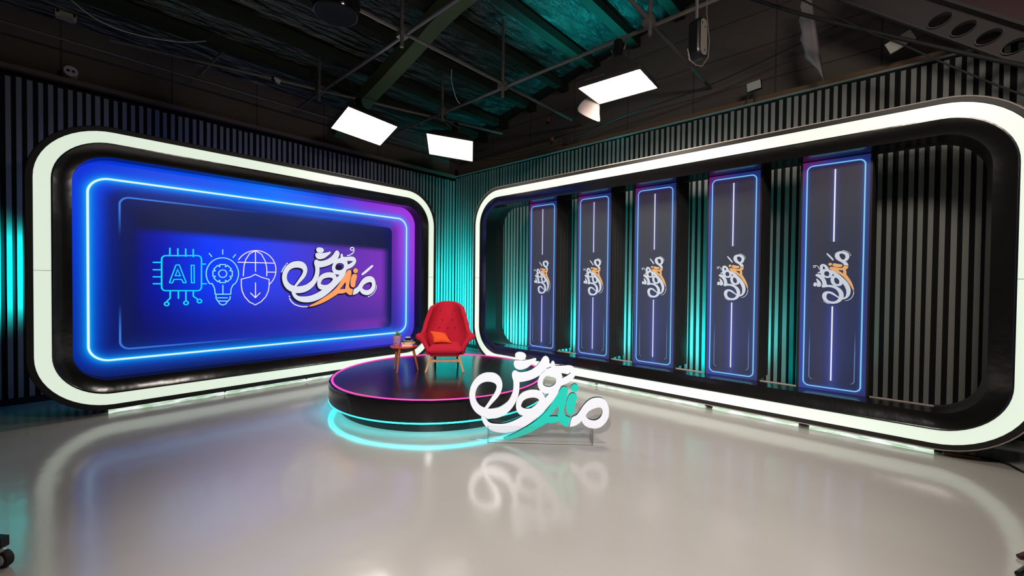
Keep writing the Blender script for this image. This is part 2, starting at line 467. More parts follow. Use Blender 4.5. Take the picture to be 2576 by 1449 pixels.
def smooth_loop(pts, sub=3, corner=62):
    """closed Catmull-Rom through the points; sharp turns stay sharp"""
    n = len(pts); P = [Vector((p[0], p[1])) for p in pts]; out = []
    sharp = []
    for i in range(n):
        a = (P[i] - P[i - 1]); b = (P[(i + 1) % n] - P[i])
        ang = abs(math.degrees(a.angle_signed(b))) if a.length > 1e-6 and b.length > 1e-6 else 0
        sharp.append(ang > corner)
    for i in range(n):
        p1, p2 = P[i], P[(i + 1) % n]
        p0 = P[i - 1] if not sharp[i] else p1 + (p1 - p2) * 0.5
        p3 = P[(i + 2) % n] if not sharp[(i + 1) % n] else p2 + (p2 - p1) * 0.5
        for k in range(sub):
            t = k / sub
            out.append(0.5 * ((2 * p1) + (p2 - p0) * t + (2 * p0 - 5 * p1 + 4 * p2 - p3) * t * t + (3 * p1 - p0 - 3 * p2 + p3) * t ** 3))
    return out

def area2(lp):
    return sum(lp[i - 1].x * lp[i].y - lp[i].x * lp[i - 1].y for i in range(len(lp)))

def grow(lp, d, hole=False):
    s = 1.0 if area2(lp) > 0 else -1.0
    if hole: s = -s
    out = []; n = len(lp)
    for i in range(n):
        t = (lp[(i + 1) % n] - lp[i - 1])
        if t.length < 1e-7: out.append(lp[i].copy()); continue
        t.normalize()
        out.append(lp[i] + Vector((t.y, -t.x)) * d * s)
    return out

def plate(bm, loops, to3d, thick, face_mi=0, side_mi=0, back=True):
    """flat plate with holes: loops of 2D points (first is the outline); to3d(u, v, d) gives a 3D point, d = distance out of the front"""
    ev = []; front = []
    for lp in loops:
        vs = [bm.verts.new(to3d(p.x, p.y, thick)) for p in lp]
        front.append(vs)
        for i in range(len(vs)): ev.append(bm.edges.new((vs[i - 1], vs[i])))
    r = bmesh.ops.triangle_fill(bm, use_beauty=True, use_dissolve=False, edges=ev)
    ff = [g for g in r['geom'] if isinstance(g, bmesh.types.BMFace)]
    for f in ff: f.material_index = face_mi
    if thick > 0:
        for lp, vs in zip(loops, front):
            bs = [bm.verts.new(to3d(p.x, p.y, 0.0)) for p in lp]
            for i in range(len(vs)):
                f = bm.faces.new((vs[i - 1], vs[i], bs[i], bs[i - 1])); f.material_index = side_mi

def stroke(bm, pts, w, to3d, d, mi=0):
    """ribbon along a 2D polyline with round ends, lying d out of the front"""
    P = [Vector((p[0], p[1])) for p in pts]
    closed = (P[0] - P[-1]).length < 1e-4
    if closed: P = P[:-1]
    n = len(P); Lf, Rt = [], []
    for i in range(n):
        a = P[i - 1] if (i > 0 or closed) else P[i]
        b = P[(i + 1) % n] if (i < n - 1 or closed) else P[i]
        t1 = (P[i] - a); t2 = (b - P[i])
        if t1.length < 1e-7: t1 = t2
        if t2.length < 1e-7: t2 = t1
        t1 = t1.normalized(); t2 = t2.normalized(); t = (t1 + t2)
        t = t.normalized() if t.length > 1e-5 else t1
        nn = Vector((-t.y, t.x)); m = 1.0 / max(0.5, nn.dot(Vector((-t1.y, t1.x))))
        Lf.append(bm.verts.new(to3d(*(P[i] + nn * w / 2 * m), d))); Rt.append(bm.verts.new(to3d(*(P[i] - nn * w / 2 * m), d)))
    rng = range(n) if closed else range(n - 1)
    for i in rng:
        j = (i + 1) % n
        f = bm.faces.new((Lf[i], Lf[j], Rt[j], Rt[i])); f.material_index = mi
    if not closed:
        for e, q in ((0, 1), (n - 1, n - 2)):
            dr = (P[e] - P[q]); dr = dr.normalized() if dr.length > 1e-7 else Vector((1, 0))
            base = math.atan2(dr.y, dr.x)
            vs = [bm.verts.new(to3d(P[e].x + w / 2 * math.cos(base + math.radians(a)), P[e].y + w / 2 * math.sin(base + math.radians(a)), d)) for a in (-90, -60, -30, 0, 30, 60, 90)]
            f = bm.faces.new(vs); f.material_index = mi

def taper_bar(bm, p0, p1, w0, w1, d0=None, d1=None, mi=0, side=None):
    """four-sided tapering bar"""
    p0, p1 = Vector(p0), Vector(p1); t = (p1 - p0).normalized()
    x = Vector(side).normalized() if side is not None else t.cross(Vector((0, 1, 0))).normalized()
    y = t.cross(x).normalized(); x = y.cross(t).normalized()
    d0 = d0 or w0; d1 = d1 or w1; rings = []
    for p, w, d in ((p0, w0, d0), (p1, w1, d1)):
        rings.append([bm.verts.new(p + x * sx * w / 2 + y * sy * d / 2) for sx, sy in ((-1, -1), (1, -1), (1, 1), (-1, 1))])
    for k in range(4):
        f = bm.faces.new((rings[0][k], rings[0][(k + 1) % 4], rings[1][(k + 1) % 4], rings[1][k])); f.material_index = mi
    bm.faces.new(rings[0][::-1]).material_index = mi; bm.faces.new(rings[1]).material_index = mi

BM = bmesh.new
LOGO = {"sheen":["white",[[[3.473,2.225],[3.5,2.205],[3.512,2.161],[3.493,2.101],[3.45,2.04],[3.384,1.988],[3.3,1.944],[3.218,1.919],[3.157,1.908],[3.157,1.85],[3.151,1.786],[3.136,1.723],[3.102,1.65],[3.058,1.586],[2.997,1.528],[2.928,1.489],[2.86,1.47],[2.792,1.466],[2.743,1.473],[2.685,1.496],[2.628,1.535],[2.588,1.587],[2.564,1.647],[2.552,1.715],[2.556,1.775],[2.572,1.835],[2.604,1.896],[2.652,1.949],[2.709,1.986],[2.783,2.004],[2.85,2.001],[2.901,1.976],[2.935,1.933],[2.951,1.872],[2.942,1.805],[2.914,1.742],[2.876,1.693],[2.826,1.639],[2.777,1.58],[2.842,1.585],[2.91,1.602],[2.97,1.636],[3.022,1.681],[3.057,1.74],[3.079,1.803],[3.085,1.866],[3.081,1.92],[3.067,1.965],[3.067,2.01],[3.087,2.038],[3.11,2.043],[3.136,2.029],[3.172,2.024],[3.236,2.035],[3.3,2.061],[3.36,2.106],[3.402,2.155],[3.431,2.203],[3.452,2.221]],[[2.738,1.59],[2.693,1.608],[2.657,1.639],[2.632,1.682],[2.625,1.733],[2.633,1.785],[2.656,1.833],[2.693,1.869],[2.742,1.89],[2.791,1.895],[2.842,1.886],[2.876,1.863],[2.88,1.825],[2.859,1.772],[2.825,1.719],[2.784,1.655]]]],"waw":["white",[[[3.556,2.174],[3.573,2.156],[3.577,2.124],[3.595,2.116],[3.664,2.121],[3.734,2.13],[3.784,2.123],[3.818,2.095],[3.831,2.052],[3.815,2.003],[3.775,1.953],[3.725,1.918],[3.66,1.89],[3.643,1.867],[3.616,1.795],[3.587,1.747],[3.538,1.68],[3.471,1.605],[3.395,1.53],[3.302,1.447],[3.211,1.385],[3.121,1.341],[3.032,1.314],[2.945,1.306],[2.86,1.317],[2.793,1.345],[2.743,1.386],[2.711,1.439],[2.697,1.483],[2.747,1.478],[2.784,1.433],[2.826,1.413],[2.885,1.409],[2.962,1.412],[3.041,1.433],[3.12,1.468],[3.174,1.5],[3.205,1.518],[3.156,1.536],[3.129,1.573],[3.118,1.623],[3.124,1.686],[3.155,1.75],[3.209,1.797],[3.282,1.824],[3.357,1.829],[3.407,1.819],[3.385,1.856],[3.374,1.911],[3.392,1.977],[3.431,2.035],[3.484,2.076],[3.533,2.096],[3.531,2.133],[3.539,2.165]],[[3.436,1.913],[3.446,1.956],[3.474,1.99],[3.522,2.002],[3.566,1.993],[3.592,1.966],[3.591,1.923],[3.566,1.889],[3.523,1.87],[3.475,1.872],[3.446,1.886]],[[3.652,2.044],[3.704,2.048],[3.772,2.045],[3.724,2.007],[3.668,1.977],[3.665,2.011]],[[3.183,1.648],[3.201,1.687],[3.237,1.715],[3.292,1.732],[3.338,1.736],[3.376,1.727],[3.395,1.711],[3.376,1.674],[3.339,1.637],[3.292,1.609],[3.237,1.603],[3.196,1.614],[3.179,1.63]],[[3.43,1.801],[3.47,1.79],[3.513,1.79],[3.469,1.74]]]],"dot":["white",[[[3.1,2.215],[3.105,2.238],[3.127,2.254],[3.163,2.259],[3.203,2.251],[3.226,2.232],[3.231,2.205],[3.213,2.176],[3.176,2.163],[3.136,2.167],[3.109,2.184]]]],"boat":["white",[[[3.085,2.119],[3.09,2.146],[3.109,2.16],[3.145,2.16],[3.19,2.161],[3.244,2.169],[3.3,2.184],[3.337,2.196],[3.357,2.187],[3.344,2.162],[3.3,2.121],[3.245,2.077],[3.19,2.056],[3.145,2.052],[3.11,2.066],[3.092,2.09]]]],"dal":["accent",[[[3.705,1.881],[3.733,1.865],[3.737,1.827],[3.725,1.749],[3.706,1.663],[3.696,1.595],[3.711,1.547],[3.747,1.533],[3.772,1.524],[3.762,1.47],[3.746,1.417],[3.707,1.42],[3.667,1.442],[3.642,1.473],[3.598,1.457],[3.549,1.449],[3.491,1.447],[3.453,1.422],[3.377,1.376],[3.284,1.323],[3.175,1.276],[3.068,1.243],[2.998,1.232],[2.97,1.239],[3.015,1.263],[3.103,1.305],[3.193,1.358],[3.284,1.415],[3.377,1.484],[3.452,1.553],[3.509,1.624],[3.567,1.719],[3.616,1.795],[3.655,1.855],[3.68,1.878]],[[3.63,1.658],[3.632,1.614],[3.623,1.567],[3.621,1.531],[3.568,1.531],[3.519,1.524],[3.568,1.586],[3.607,1.633]]]],"idot":["accent",[[[3.866,1.87],[3.86,1.847],[3.843,1.829],[3.819,1.823],[3.796,1.828],[3.779,1.845],[3.772,1.868],[3.778,1.891],[3.796,1.909],[3.819,1.916],[3.843,1.91],[3.86,1.894]]]],"istem":["accent",[[[3.796,1.81],[3.829,1.804],[3.849,1.775],[3.842,1.732],[3.827,1.683],[3.817,1.634],[3.812,1.595],[3.792,1.563],[3.757,1.561],[3.728,1.589],[3.72,1.643],[3.726,1.701],[3.74,1.759],[3.766,1.798]]]],"meem":["white",[[[3.766,1.418],[3.78,1.494],[3.797,1.532],[3.848,1.561],[3.889,1.615],[3.92,1.664],[3.962,1.713],[4.015,1.754],[4.079,1.772],[4.144,1.768],[4.193,1.736],[4.221,1.676],[4.23,1.615],[4.222,1.545],[4.189,1.485],[4.135,1.435],[4.07,1.413],[4.006,1.417],[3.953,1.438],[3.921,1.468],[3.908,1.497],[3.87,1.459],[3.818,1.43]],[[3.957,1.559],[3.978,1.595],[4.015,1.625],[4.069,1.65],[4.117,1.66],[4.144,1.645],[4.153,1.605],[4.134,1.555],[4.096,1.52],[4.048,1.506],[3.995,1.516],[3.968,1.534]]]]}
FATHA = [[3.934,1.8],[3.943,1.819],[3.993,1.862],[4.067,1.923],[4.148,1.985],[4.175,1.982],[4.173,1.96],[4.121,1.91],[4.057,1.853],[3.983,1.8],[3.949,1.786]]
MARKS = [[[[2.608,1.932],[2.58,1.891],[2.56,1.852],[2.546,1.816]],0.0153],[[[2.628,1.957],[2.628,1.955]],0.0234],[[[2.668,1.381],[2.694,1.331],[2.743,1.281],[2.81,1.25],[2.877,1.235],[2.954,1.234]],0.018],[[[2.665,1.415],[2.666,1.414]],0.0234],[[[4.252,1.595],[4.244,1.535],[4.205,1.464],[4.156,1.415],[4.108,1.392]],0.0117],[[[4.083,1.384],[4.084,1.383]],0.0234],[[[3.786,2.272],[3.778,2.293],[3.753,2.299],[3.725,2.288],[3.715,2.265],[3.731,2.245],[3.761,2.246],[3.784,2.263],[3.784,2.224],[3.754,2.184],[3.704,2.152],[3.659,2.142]],0.018]]
ICONS = {"chip":[[[1.427,2.024],[1.442,2.022],[1.455,2.014],[1.465,2.002],[1.471,1.987],[1.474,1.969],[1.473,1.576],[1.471,1.558],[1.464,1.542],[1.454,1.53],[1.441,1.522],[1.427,1.519],[1.068,1.523],[1.055,1.526],[1.043,1.533],[1.034,1.545],[1.028,1.56],[1.026,1.577],[1.027,1.949],[1.029,1.965],[1.035,1.981],[1.044,1.993],[1.056,2.001],[1.069,2.005],[1.427,2.024]],[[1.116,2.11],[1.115,2.005]],[[1.203,2.109],[1.203,2.006]],[[1.291,2.111],[1.291,2.007]],[[1.377,2.109],[1.377,2.007]],[[0.94,1.907],[1.026,1.911]],[[0.94,1.807],[1.026,1.809]],[[0.94,1.712],[1.026,1.713]],[[0.94,1.618],[1.026,1.619]],[[1.474,1.905],[1.52,1.906]],[[1.473,1.62],[1.532,1.62]],[[1.118,1.522],[1.118,1.42],[1.081,1.374]],[[1.208,1.521],[1.208,1.415]],[[1.293,1.521],[1.293,1.376]],[[1.377,1.52],[1.377,1.441],[1.429,1.395]],[[1.103,1.339],[1.102,1.33],[1.096,1.322],[1.089,1.317],[1.08,1.316],[1.071,1.318],[1.063,1.323],[1.058,1.332],[1.056,1.341],[1.058,1.35],[1.063,1.358],[1.071,1.363],[1.08,1.365],[1.089,1.363],[1.096,1.357],[1.102,1.349],[1.103,1.339]],[[1.319,1.347],[1.317,1.337],[1.311,1.329],[1.303,1.324],[1.293,1.322],[1.284,1.324],[1.276,1.33],[1.27,1.338],[1.269,1.348],[1.27,1.358],[1.276,1.366],[1.284,1.371],[1.294,1.373],[1.303,1.37],[1.311,1.365],[1.317,1.356],[1.319,1.347]],[[1.475,1.368],[1.473,1.358],[1.467,1.35],[1.459,1.345],[1.449,1.343],[1.439,1.345],[1.431,1.351],[1.425,1.36],[1.423,1.37],[1.425,1.38],[1.431,1.388],[1.439,1.393],[1.449,1.395],[1.459,1.393],[1.467,1.387],[1.473,1.378],[1.475,1.368]]],"letters":[[[1.188,1.882],[1.218,1.883],[1.294,1.64],[1.29,1.632],[1.264,1.632],[1.243,1.681],[1.159,1.68],[1.142,1.631],[1.114,1.631],[1.111,1.639],[1.181,1.878],[1.188,1.882]],[[1.2,1.819],[1.23,1.73],[1.174,1.73],[1.2,1.819]],[[1.354,1.883],[1.387,1.884],[1.388,1.633],[1.356,1.632],[1.354,1.883]]],"bulb":[[[1.639,1.465],[1.631,1.552],[1.602,1.622],[1.57,1.622],[1.558,1.644],[1.547,1.668],[1.539,1.693],[1.533,1.718],[1.53,1.744],[1.529,1.771],[1.531,1.798],[1.535,1.824],[1.542,1.849],[1.552,1.874],[1.563,1.897],[1.577,1.919],[1.592,1.939],[1.61,1.957],[1.629,1.972],[1.649,1.985],[1.671,1.995],[1.693,2.002],[1.717,2.006],[1.74,2.008],[1.763,2.006],[1.786,2.0],[1.808,1.992],[1.83,1.981],[1.85,1.967],[1.868,1.95],[1.885,1.931],[1.9,1.91],[1.912,1.886],[1.922,1.861],[1.93,1.835],[1.935,1.807],[1.937,1.78],[1.936,1.752],[1.932,1.724],[1.926,1.697],[1.917,1.671],[1.905,1.646],[1.892,1.623],[1.867,1.607],[1.839,1.543],[1.835,1.464],[1.639,1.465]],[[1.733,2.127],[1.733,2.061]],[[1.566,2.063],[1.596,2.019]],[[1.898,2.066],[1.865,2.019]],[[1.735,1.599],[1.735,1.469]],[[1.649,1.447],[1.649,1.405],[1.67,1.365],[1.799,1.358],[1.825,1.393],[1.828,1.428]],[[1.669,1.412],[1.793,1.409]],[[1.681,1.353],[1.696,1.321],[1.733,1.302],[1.772,1.319],[1.789,1.35]],[[1.697,1.906],[1.767,1.908],[1.769,1.875],[1.77,1.875],[1.793,1.897],[1.844,1.844],[1.824,1.818],[1.824,1.816],[1.855,1.814],[1.855,1.736],[1.824,1.733],[1.824,1.731],[1.844,1.706],[1.793,1.651],[1.77,1.672],[1.769,1.672],[1.766,1.638],[1.696,1.638],[1.694,1.671],[1.693,1.672],[1.67,1.65],[1.622,1.703],[1.641,1.729],[1.64,1.73],[1.611,1.732],[1.611,1.808],[1.64,1.811],[1.641,1.813],[1.622,1.837],[1.67,1.893],[1.693,1.872],[1.694,1.873],[1.697,1.906]],[[1.785,1.772],[1.783,1.758],[1.778,1.744],[1.769,1.732],[1.759,1.723],[1.746,1.717],[1.733,1.715],[1.719,1.716],[1.707,1.722],[1.696,1.731],[1.688,1.742],[1.683,1.756],[1.681,1.77],[1.683,1.785],[1.688,1.798],[1.696,1.81],[1.707,1.819],[1.719,1.825],[1.733,1.828],[1.746,1.826],[1.759,1.821],[1.769,1.812],[1.778,1.8],[1.783,1.787],[1.785,1.772]]],"globe":[[[1.938,1.989],[1.952,2.011],[1.967,2.032],[1.983,2.051],[2.001,2.069],[2.021,2.085],[2.041,2.1],[2.063,2.112],[2.086,2.123],[2.109,2.131],[2.133,2.137],[2.158,2.141],[2.182,2.143],[2.207,2.142],[2.232,2.139],[2.256,2.134],[2.28,2.126],[2.303,2.116],[2.325,2.104],[2.346,2.089],[2.366,2.073],[2.384,2.054],[2.401,2.034],[2.416,2.012],[2.429,1.989],[2.44,1.965],[2.449,1.939],[2.456,1.913],[2.46,1.886],[2.462,1.858],[2.462,1.831],[2.46,1.803],[2.455,1.776],[2.448,1.749],[2.439,1.723],[2.428,1.698],[2.415,1.674],[2.4,1.652],[2.383,1.631],[2.364,1.612]],[[1.929,1.951],[2.431,1.955]],[[2.167,2.134],[2.168,1.817]],[[2.164,2.138],[2.084,2.088],[2.034,1.996],[2.01,1.898],[2.0,1.743]],[[2.171,2.138],[2.252,2.089],[2.305,1.984],[2.328,1.876],[2.328,1.748]],[[2.335,1.809],[2.459,1.81]],[[2.164,1.77],[2.092,1.726],[1.974,1.692],[1.974,1.591],[1.985,1.51],[2.02,1.42],[2.085,1.337],[2.166,1.29],[2.246,1.337],[2.313,1.415],[2.351,1.506],[2.362,1.591],[2.362,1.692],[2.253,1.724],[2.164,1.77]],[[2.168,1.636],[2.168,1.405]],[[2.099,1.478],[2.166,1.403],[2.232,1.478]]]}

def _acrylic(name, tint, gloss):
    m = bpy.data.materials.new(name); m.use_nodes = True
    nt = m.node_tree; nt.nodes.remove(nt.nodes['Principled BSDF'])
    t = N(m, 'ShaderNodeBsdfTransparent'); t.inputs[0].default_value = tint + (1,)
    g = N(m, 'ShaderNodeBsdfGlossy'); g.inputs['Roughness'].default_value = 0.03
    fr = N(m, 'ShaderNodeFresnel'); fr.inputs[0].default_value = 1.45
    mm = N(m, 'ShaderNodeMath', operation='MULTIPLY'); mm.inputs[1].default_value = gloss
    L(m, fr.outputs[0], mm.inputs[0])
    mx = N(m, 'ShaderNodeMixShader'); L(m, mm.outputs[0], mx.inputs[0]); L(m, t.outputs[0], mx.inputs[1]); L(m, g.outputs[0], mx.inputs[2])
    L(m, mx.outputs[0], nt.nodes['Material Output'].inputs[0]); MATS[name] = m
_acrylic('acrylic', (0.985, 0.99, 0.99), 0.7)
_acrylic('acrylic_edge', (0.75, 0.78, 0.78), 1.0)

# ================================================================ the room
WX, WY = -8.57, 7.20           # faces of the two slatted walls
RT, LT = 4.43, 4.35            # their tops
XR, YF = 4.2, -4.2             # how far they run toward the camera

bm = BM(); box(bm, WX - 0.2, 6.0, -7.0, WY + 0.2, -0.08, 0.0)
struct(obj('floor', bm, 'floor_resin'))

def slat_wall(name, along_x):
    bm = BM()
    if along_x: box(bm, WX - 0.05, XR, WY + 0.02, WY + 0.06, 0.0, RT, 0)
    else: box(bm, WX - 0.06, WX - 0.02, YF, WY + 0.05, 0.0, LT, 0)
    p = 0.0; rnd = random.Random(3 if along_x else 5)
    length = (XR - WX) if along_x else (WY - YF)
    while p < length - 0.06:
        w = 0.048 + rnd.uniform(-0.004, 0.005)
        tilt = rnd.uniform(-0.004, 0.004)
        top = (RT if along_x else LT) - 0.03 + rnd.uniform(-0.012, 0.008)
        a, b = p + 0.022, p + 0.022 + w
        if not along_x and abs((WY - a) + 0.52) < 0.05: tilt = 0.06        # one strip has come loose at its top end
        q = []
        for (e, dz) in ((a, 0), (b, 0)):
            for z, tt in ((0.085, -tilt), (top, tilt)):
                for d in (0.0, 0.018):
                    if along_x: q.append(Vector((WX + e + tt, WY + 0.02 - d, z)))
                    else: q.append(Vector((WX - 0.02 + d, WY - e - tt, z)))
        bv = [bm.verts.new(v) for v in q]
        for idx in ((0, 1, 3, 2), (4, 6, 7, 5), (0, 4, 5, 1), (2, 3, 7, 6), (0, 2, 6, 4), (1, 5, 7, 3)):
            bm.faces.new([bv[i] for i in idx]).material_index = 1
        p += 0.0935 + rnd.uniform(-0.006, 0.006)
    return struct(obj(name, bm, ['backing_black', 'slat_grey']))
slat_wall('wall_back', True)
slat_wall('wall_left', False)

bm = BM(); box(bm, WX, XR, WY - 0.02, WY + 0.02, 0.0, 0.08); struct(obj('baseboard_back', bm, 'rim_brown'))
bm = BM(); box(bm, WX - 0.02, WX + 0.02, YF, WY - 0.02, 0.0, 0.08); struct(obj('baseboard_left', bm, 'rim_brown'))
bm = BM(); box(bm, WX, XR, WY - 0.015, WY + 0.06, RT, RT + 0.025); struct(obj('trim_1', bm, 'slat_grey'))
# upper walls behind and above the slats, up to the pitched roof
RX, RZ, ZE, KS = -0.6, 7.10, 5.35, 0.22           # ridge, eave height, slope
bm = BM()
prof = [(WX - 0.3, 0.0), (XR, 0.0), (XR, RZ - KS * (XR - RX)), (RX, RZ), (WX - 0.3, ZE - 0.06)]
f = [bm.verts.new((x, WY + 0.45, z)) for x, z in prof]; b = [bm.verts.new((x, WY + 0.6, z)) for x, z in prof]
bm.faces.new(f); bm.faces.new(b[::-1])
for i in range(5): bm.faces.new((f[i - 1], f[i], b[i], b[i - 1]))
struct(obj('wall_back_upper', bm, 'wall_brown'))
bm = BM(); box(bm, WX - 0.45, WX - 0.3, YF, WY + 0.6, 0.0, ZE + 0.02); struct(obj('wall_left_upper', bm, 'wall_brown'))
bm = BM(); box(bm, WX - 0.3, WX + 0.02, YF, WY + 0.45, LT + 0.06, LT + 0.12); box(bm, WX + 0.02, -5.2, WY + 0.06, WY + 0.45, RT + 0.05, RT + 0.30)
box(bm, -5.2, XR, WY + 0.06, WY + 0.45, RT + 0.03, RT + 0.12)
struct(obj('trim_2', bm, 'ledge_brown'))
# roof: two slopes of foil insulation
bm = BM()
for x0, z0, x1, z1 in ((WX - 0.45, ZE - 0.03, RX, RZ), (RX, RZ, XR + 1.0, RZ - KS * (XR + 1.0 - RX))):
    n = 60; q = []
    for i in range(n + 1):
        t = i / n; q.append((x0 + (x1 - x0) * t, z0 + (z1 - z0) * t))
    for (xa, za), (xb, zb) in zip(q, q[1:]):
        v = [bm.verts.new(p) for p in ((xa, YF, za), (xb, YF, zb), (xb, WY + 0.6, zb), (xa, WY + 0.6, za))]
        bm.faces.new(v)
bmesh.ops.remove_doubles(bm, verts=bm.verts[:], dist=1e-4)
struct(obj('ceiling', bm, 'foil'))

def roof_z(x): return (ZE + KS * (x - WX)) if x < RX else RZ - KS * (x - RX)
# purlins under the foil
for i, x in enumerate((-7.92, -7.19, -6.30, -5.40, -4.61, -3.74, -2.90, -2.05, -1.20)):
    bm = BM(); z = roof_z(x)
    taper_bar(bm, (x, YF, z - 0.09), (x, WY + 0.45, z - 0.09), 0.17, 0.17, 0.15, 0.15, side=(1, 0, 0))
    place = ['first roof purlin from the left wall', 'second roof purlin from the left wall', 'third roof purlin from the left wall', 'fourth roof purlin from the left wall',
             'fifth roof purlin from the left wall', 'sixth roof purlin from the left wall', 'seventh roof purlin from the left wall', 'eighth roof purlin from the left wall', 'roof purlin closest to the ridge'][i]
    tag(obj('roof_purlin', bm, 'beam_green'), 'dark green ' + place + ', below the foil', 'beam', 'purlins below the foil roof')
# curved green brace across the foil
bm = BM()
pts = [(-3.2, 4, 5.92), (-4.757, 4, 5.80), (-5.271, 4, 5.71), (-5.846, 4, 5.53), (-6.559, 4, 5.34), (-7.2, 4, 5.18), (-7.95, 4, 4.95), (-8.5, 4, 4.72)]
for (a, b2) in zip(pts, pts[1:]): pass
vs = []
for i, p in enumerate(pts):
    t = (Vector(pts[min(i + 1, 7)]) - Vector(pts[max(i - 1, 0)])).normalized(); nrm = Vector((0, 1, 0)).cross(t)
    vs.append([bm.verts.new(Vector(p) + nrm * sx * 0.12 + Vector((0, sy * 0.12, 0))) for sx, sy in ((-1, -1), (1, -1), (1, 1), (-1, 1))])
for a, b2 in zip(vs, vs[1:]):
    for k in range(4): bm.faces.new((a[k], a[(k + 1) % 4], b2[(k + 1) % 4], b2[k]))
bm.faces.new(vs[0][::-1]); bm.faces.new(vs[-1])
tag(obj('curved_roof_brace', bm, 'brace_green', ang=50), 'curved dark green roof brace crossing below the foil to the left wall', 'beam')

# perforated steel rafter at the top right
def rafter():
    x0, z0, x1, z1 = -0.60, 5.22, 1.9, 3.02
    Y = 6.45; ax = Vector((x1 - x0, 0, z1 - z0)); Ln = ax.length; ax.normalize(); up = Vector((-ax.z, 0, ax.x))
    def P(s, h, d): return Vector((x0, Y, z0)) + ax * s + up * h + Vector((0, d, 0))
    t = thing('perforated_rafter', 'dark steel rafter with a row of round holes sloping down at the top right', 'beam', P(0, 0, 0))
    b0 = P(0, 0, 0)
    def to3(u, v, d): return P(u, v, -0.012 + d) - b0
    def hole(s, k, r=1.0):
        a = 2 * math.pi * k / 24; X, Z = 0.100 * r * math.cos(a), 0.068 * r * math.sin(a) + 0.022 * r * math.cos(a)
        w = Vector((X, 0, Z)); return s + w.dot(ax), 0.125 + w.dot(up)
    holes = [1.14 + 0.238 * k for k in range(8)]
    bm = BM()
    loops = [[Vector(p) for p in ((0, 0.0), (Ln, 0.0), (Ln, 0.27), (0, 0.27))]]
    for s in holes: loops.append([Vector(hole(s, k)) for k in range(24)])
    plate(bm, loops, to3, 0.024, 0, 0)
    obj('web', bm, 'beam_dark', t)
    bm = BM(); taper_bar(bm, P(0, 0.27, 0) - b0, P(Ln, 0.27, 0) - b0, 0.03, 0.03, 0.20, 0.20, side=up); obj('flange', bm, 'beam_dark', t)
    bm = BM(); taper_bar(bm, P(0, 0, 0) - b0, P(Ln, 0, 0) - b0, 0.02, 0.02, 0.06, 0.06, side=up); obj('flange', bm, 'beam_dark', t)
    for s in holes:
        bm = BM(); loft(bm, [[P(*hole(s, k, r), d) - b0 for k in range(24)] for r, d in ((1.0, -0.012), (0.93, -0.014), (0.93, 0.06), (1.0, 0.06))]); obj('hole_collar', bm, 'pipe_steel', t)
    # boxed covering above the perforated web
    bm = BM(); v = [P(s_, h_, d_) - b0 for s_ in (0.0, Ln) for h_ in (0.30, 1.1) for d_ in (-0.03, 0.03)]
    bv = [bm.verts.new(p) for p in v]
    for idx in ((0, 1, 3, 2), (4, 6, 7, 5), (0, 4, 5, 1), (2, 3, 7, 6), (0, 2, 6, 4), (1, 5, 7, 3)): bm.faces.new([bv[q] for q in idx])
    obj('upper_casing', bm, 'maroon', t)
rafter()

# ================================================================ lighting pipes
PZ = 5.0
def pipe(p0, p1, label, r=0.026, name='lighting_pipe', group='steel pipes of the lighting grid', m='pipe_steel'):
    bm = BM(); tube(bm, [p0, p1], r, 10); return tag(obj(name, bm, m), label, 'pipe', group)
pipe((-8.5, 3.22, PZ), (2.5, 3.22, PZ), 'horizontal steel pipe crossing in front of the curved roof brace')
pipe((-8.5, 5.21, PZ), (2.5, 5.21, PZ), 'horizontal steel pipe running above the softbox with the torn flap')
ya = lambda y: -7.55 + (y - 3.25) * 0.26
pipe((ya(0.6), 0.6, PZ + 0.052), (ya(6.9), 6.9, PZ + 0.052), 'steel pipe parallel to the left wall, above the softbox over the display')
pipe((-4.95, -2, PZ + 0.052), (-4.95, 7.62, PZ + 0.052), 'steel pipe parallel to the left wall, above the red armchair')
pipe((-2.35, -2, PZ + 0.052), (-2.35, 7.62, PZ + 0.052), 'steel pipe parallel to the left wall, above the columns')
pipe((WX + 0.16, -2, 4.93), (WX + 0.16, 7.1, 4.93), 'thin steel pipe fixed along the left upper wall', 0.02)
for (x, y, lab) in ((-4.95, 3.22, 'steel drop tube hanging where the pipes cross before the curved brace'), (-7.5, 3.22, 'steel drop tube hanging beside the softbox over the display'),
                    (-4.98, 5.21, 'steel drop tube hanging between the two middle softboxes'), (-2.36, 5.14, 'short steel drop tube hanging right of the torn softbox'), (-6.6, 5.21, 'steel drop tube hanging beside the pale small softbox')):
    t = thing('drop_tube', lab, 'pipe', (x, y, 4.81), group='vertical tubes of the lighting grid')
    bm = BM(); o = 0.075
    tube(bm, [(o * 0.7, -o * 0.7, 0), (o * 0.7, -o * 0.7, roof_z(x) - 4.81 - 0.02)], 0.026, 10); obj('tube', bm, 'pipe_steel', t)
    bm = BM(); box(bm, -0.045, 0.085, -0.085, 0.045, 0.155, 0.275, bevel=0.01); obj('clamp', bm, 'pipe_steel', t)
pipe((WX + 0.35, 1.63, 4.95), (WX + 0.35, 1.97, 5.50), 'short grey tube slanting up from the left wall ledge', 0.022, 'strut_tube')

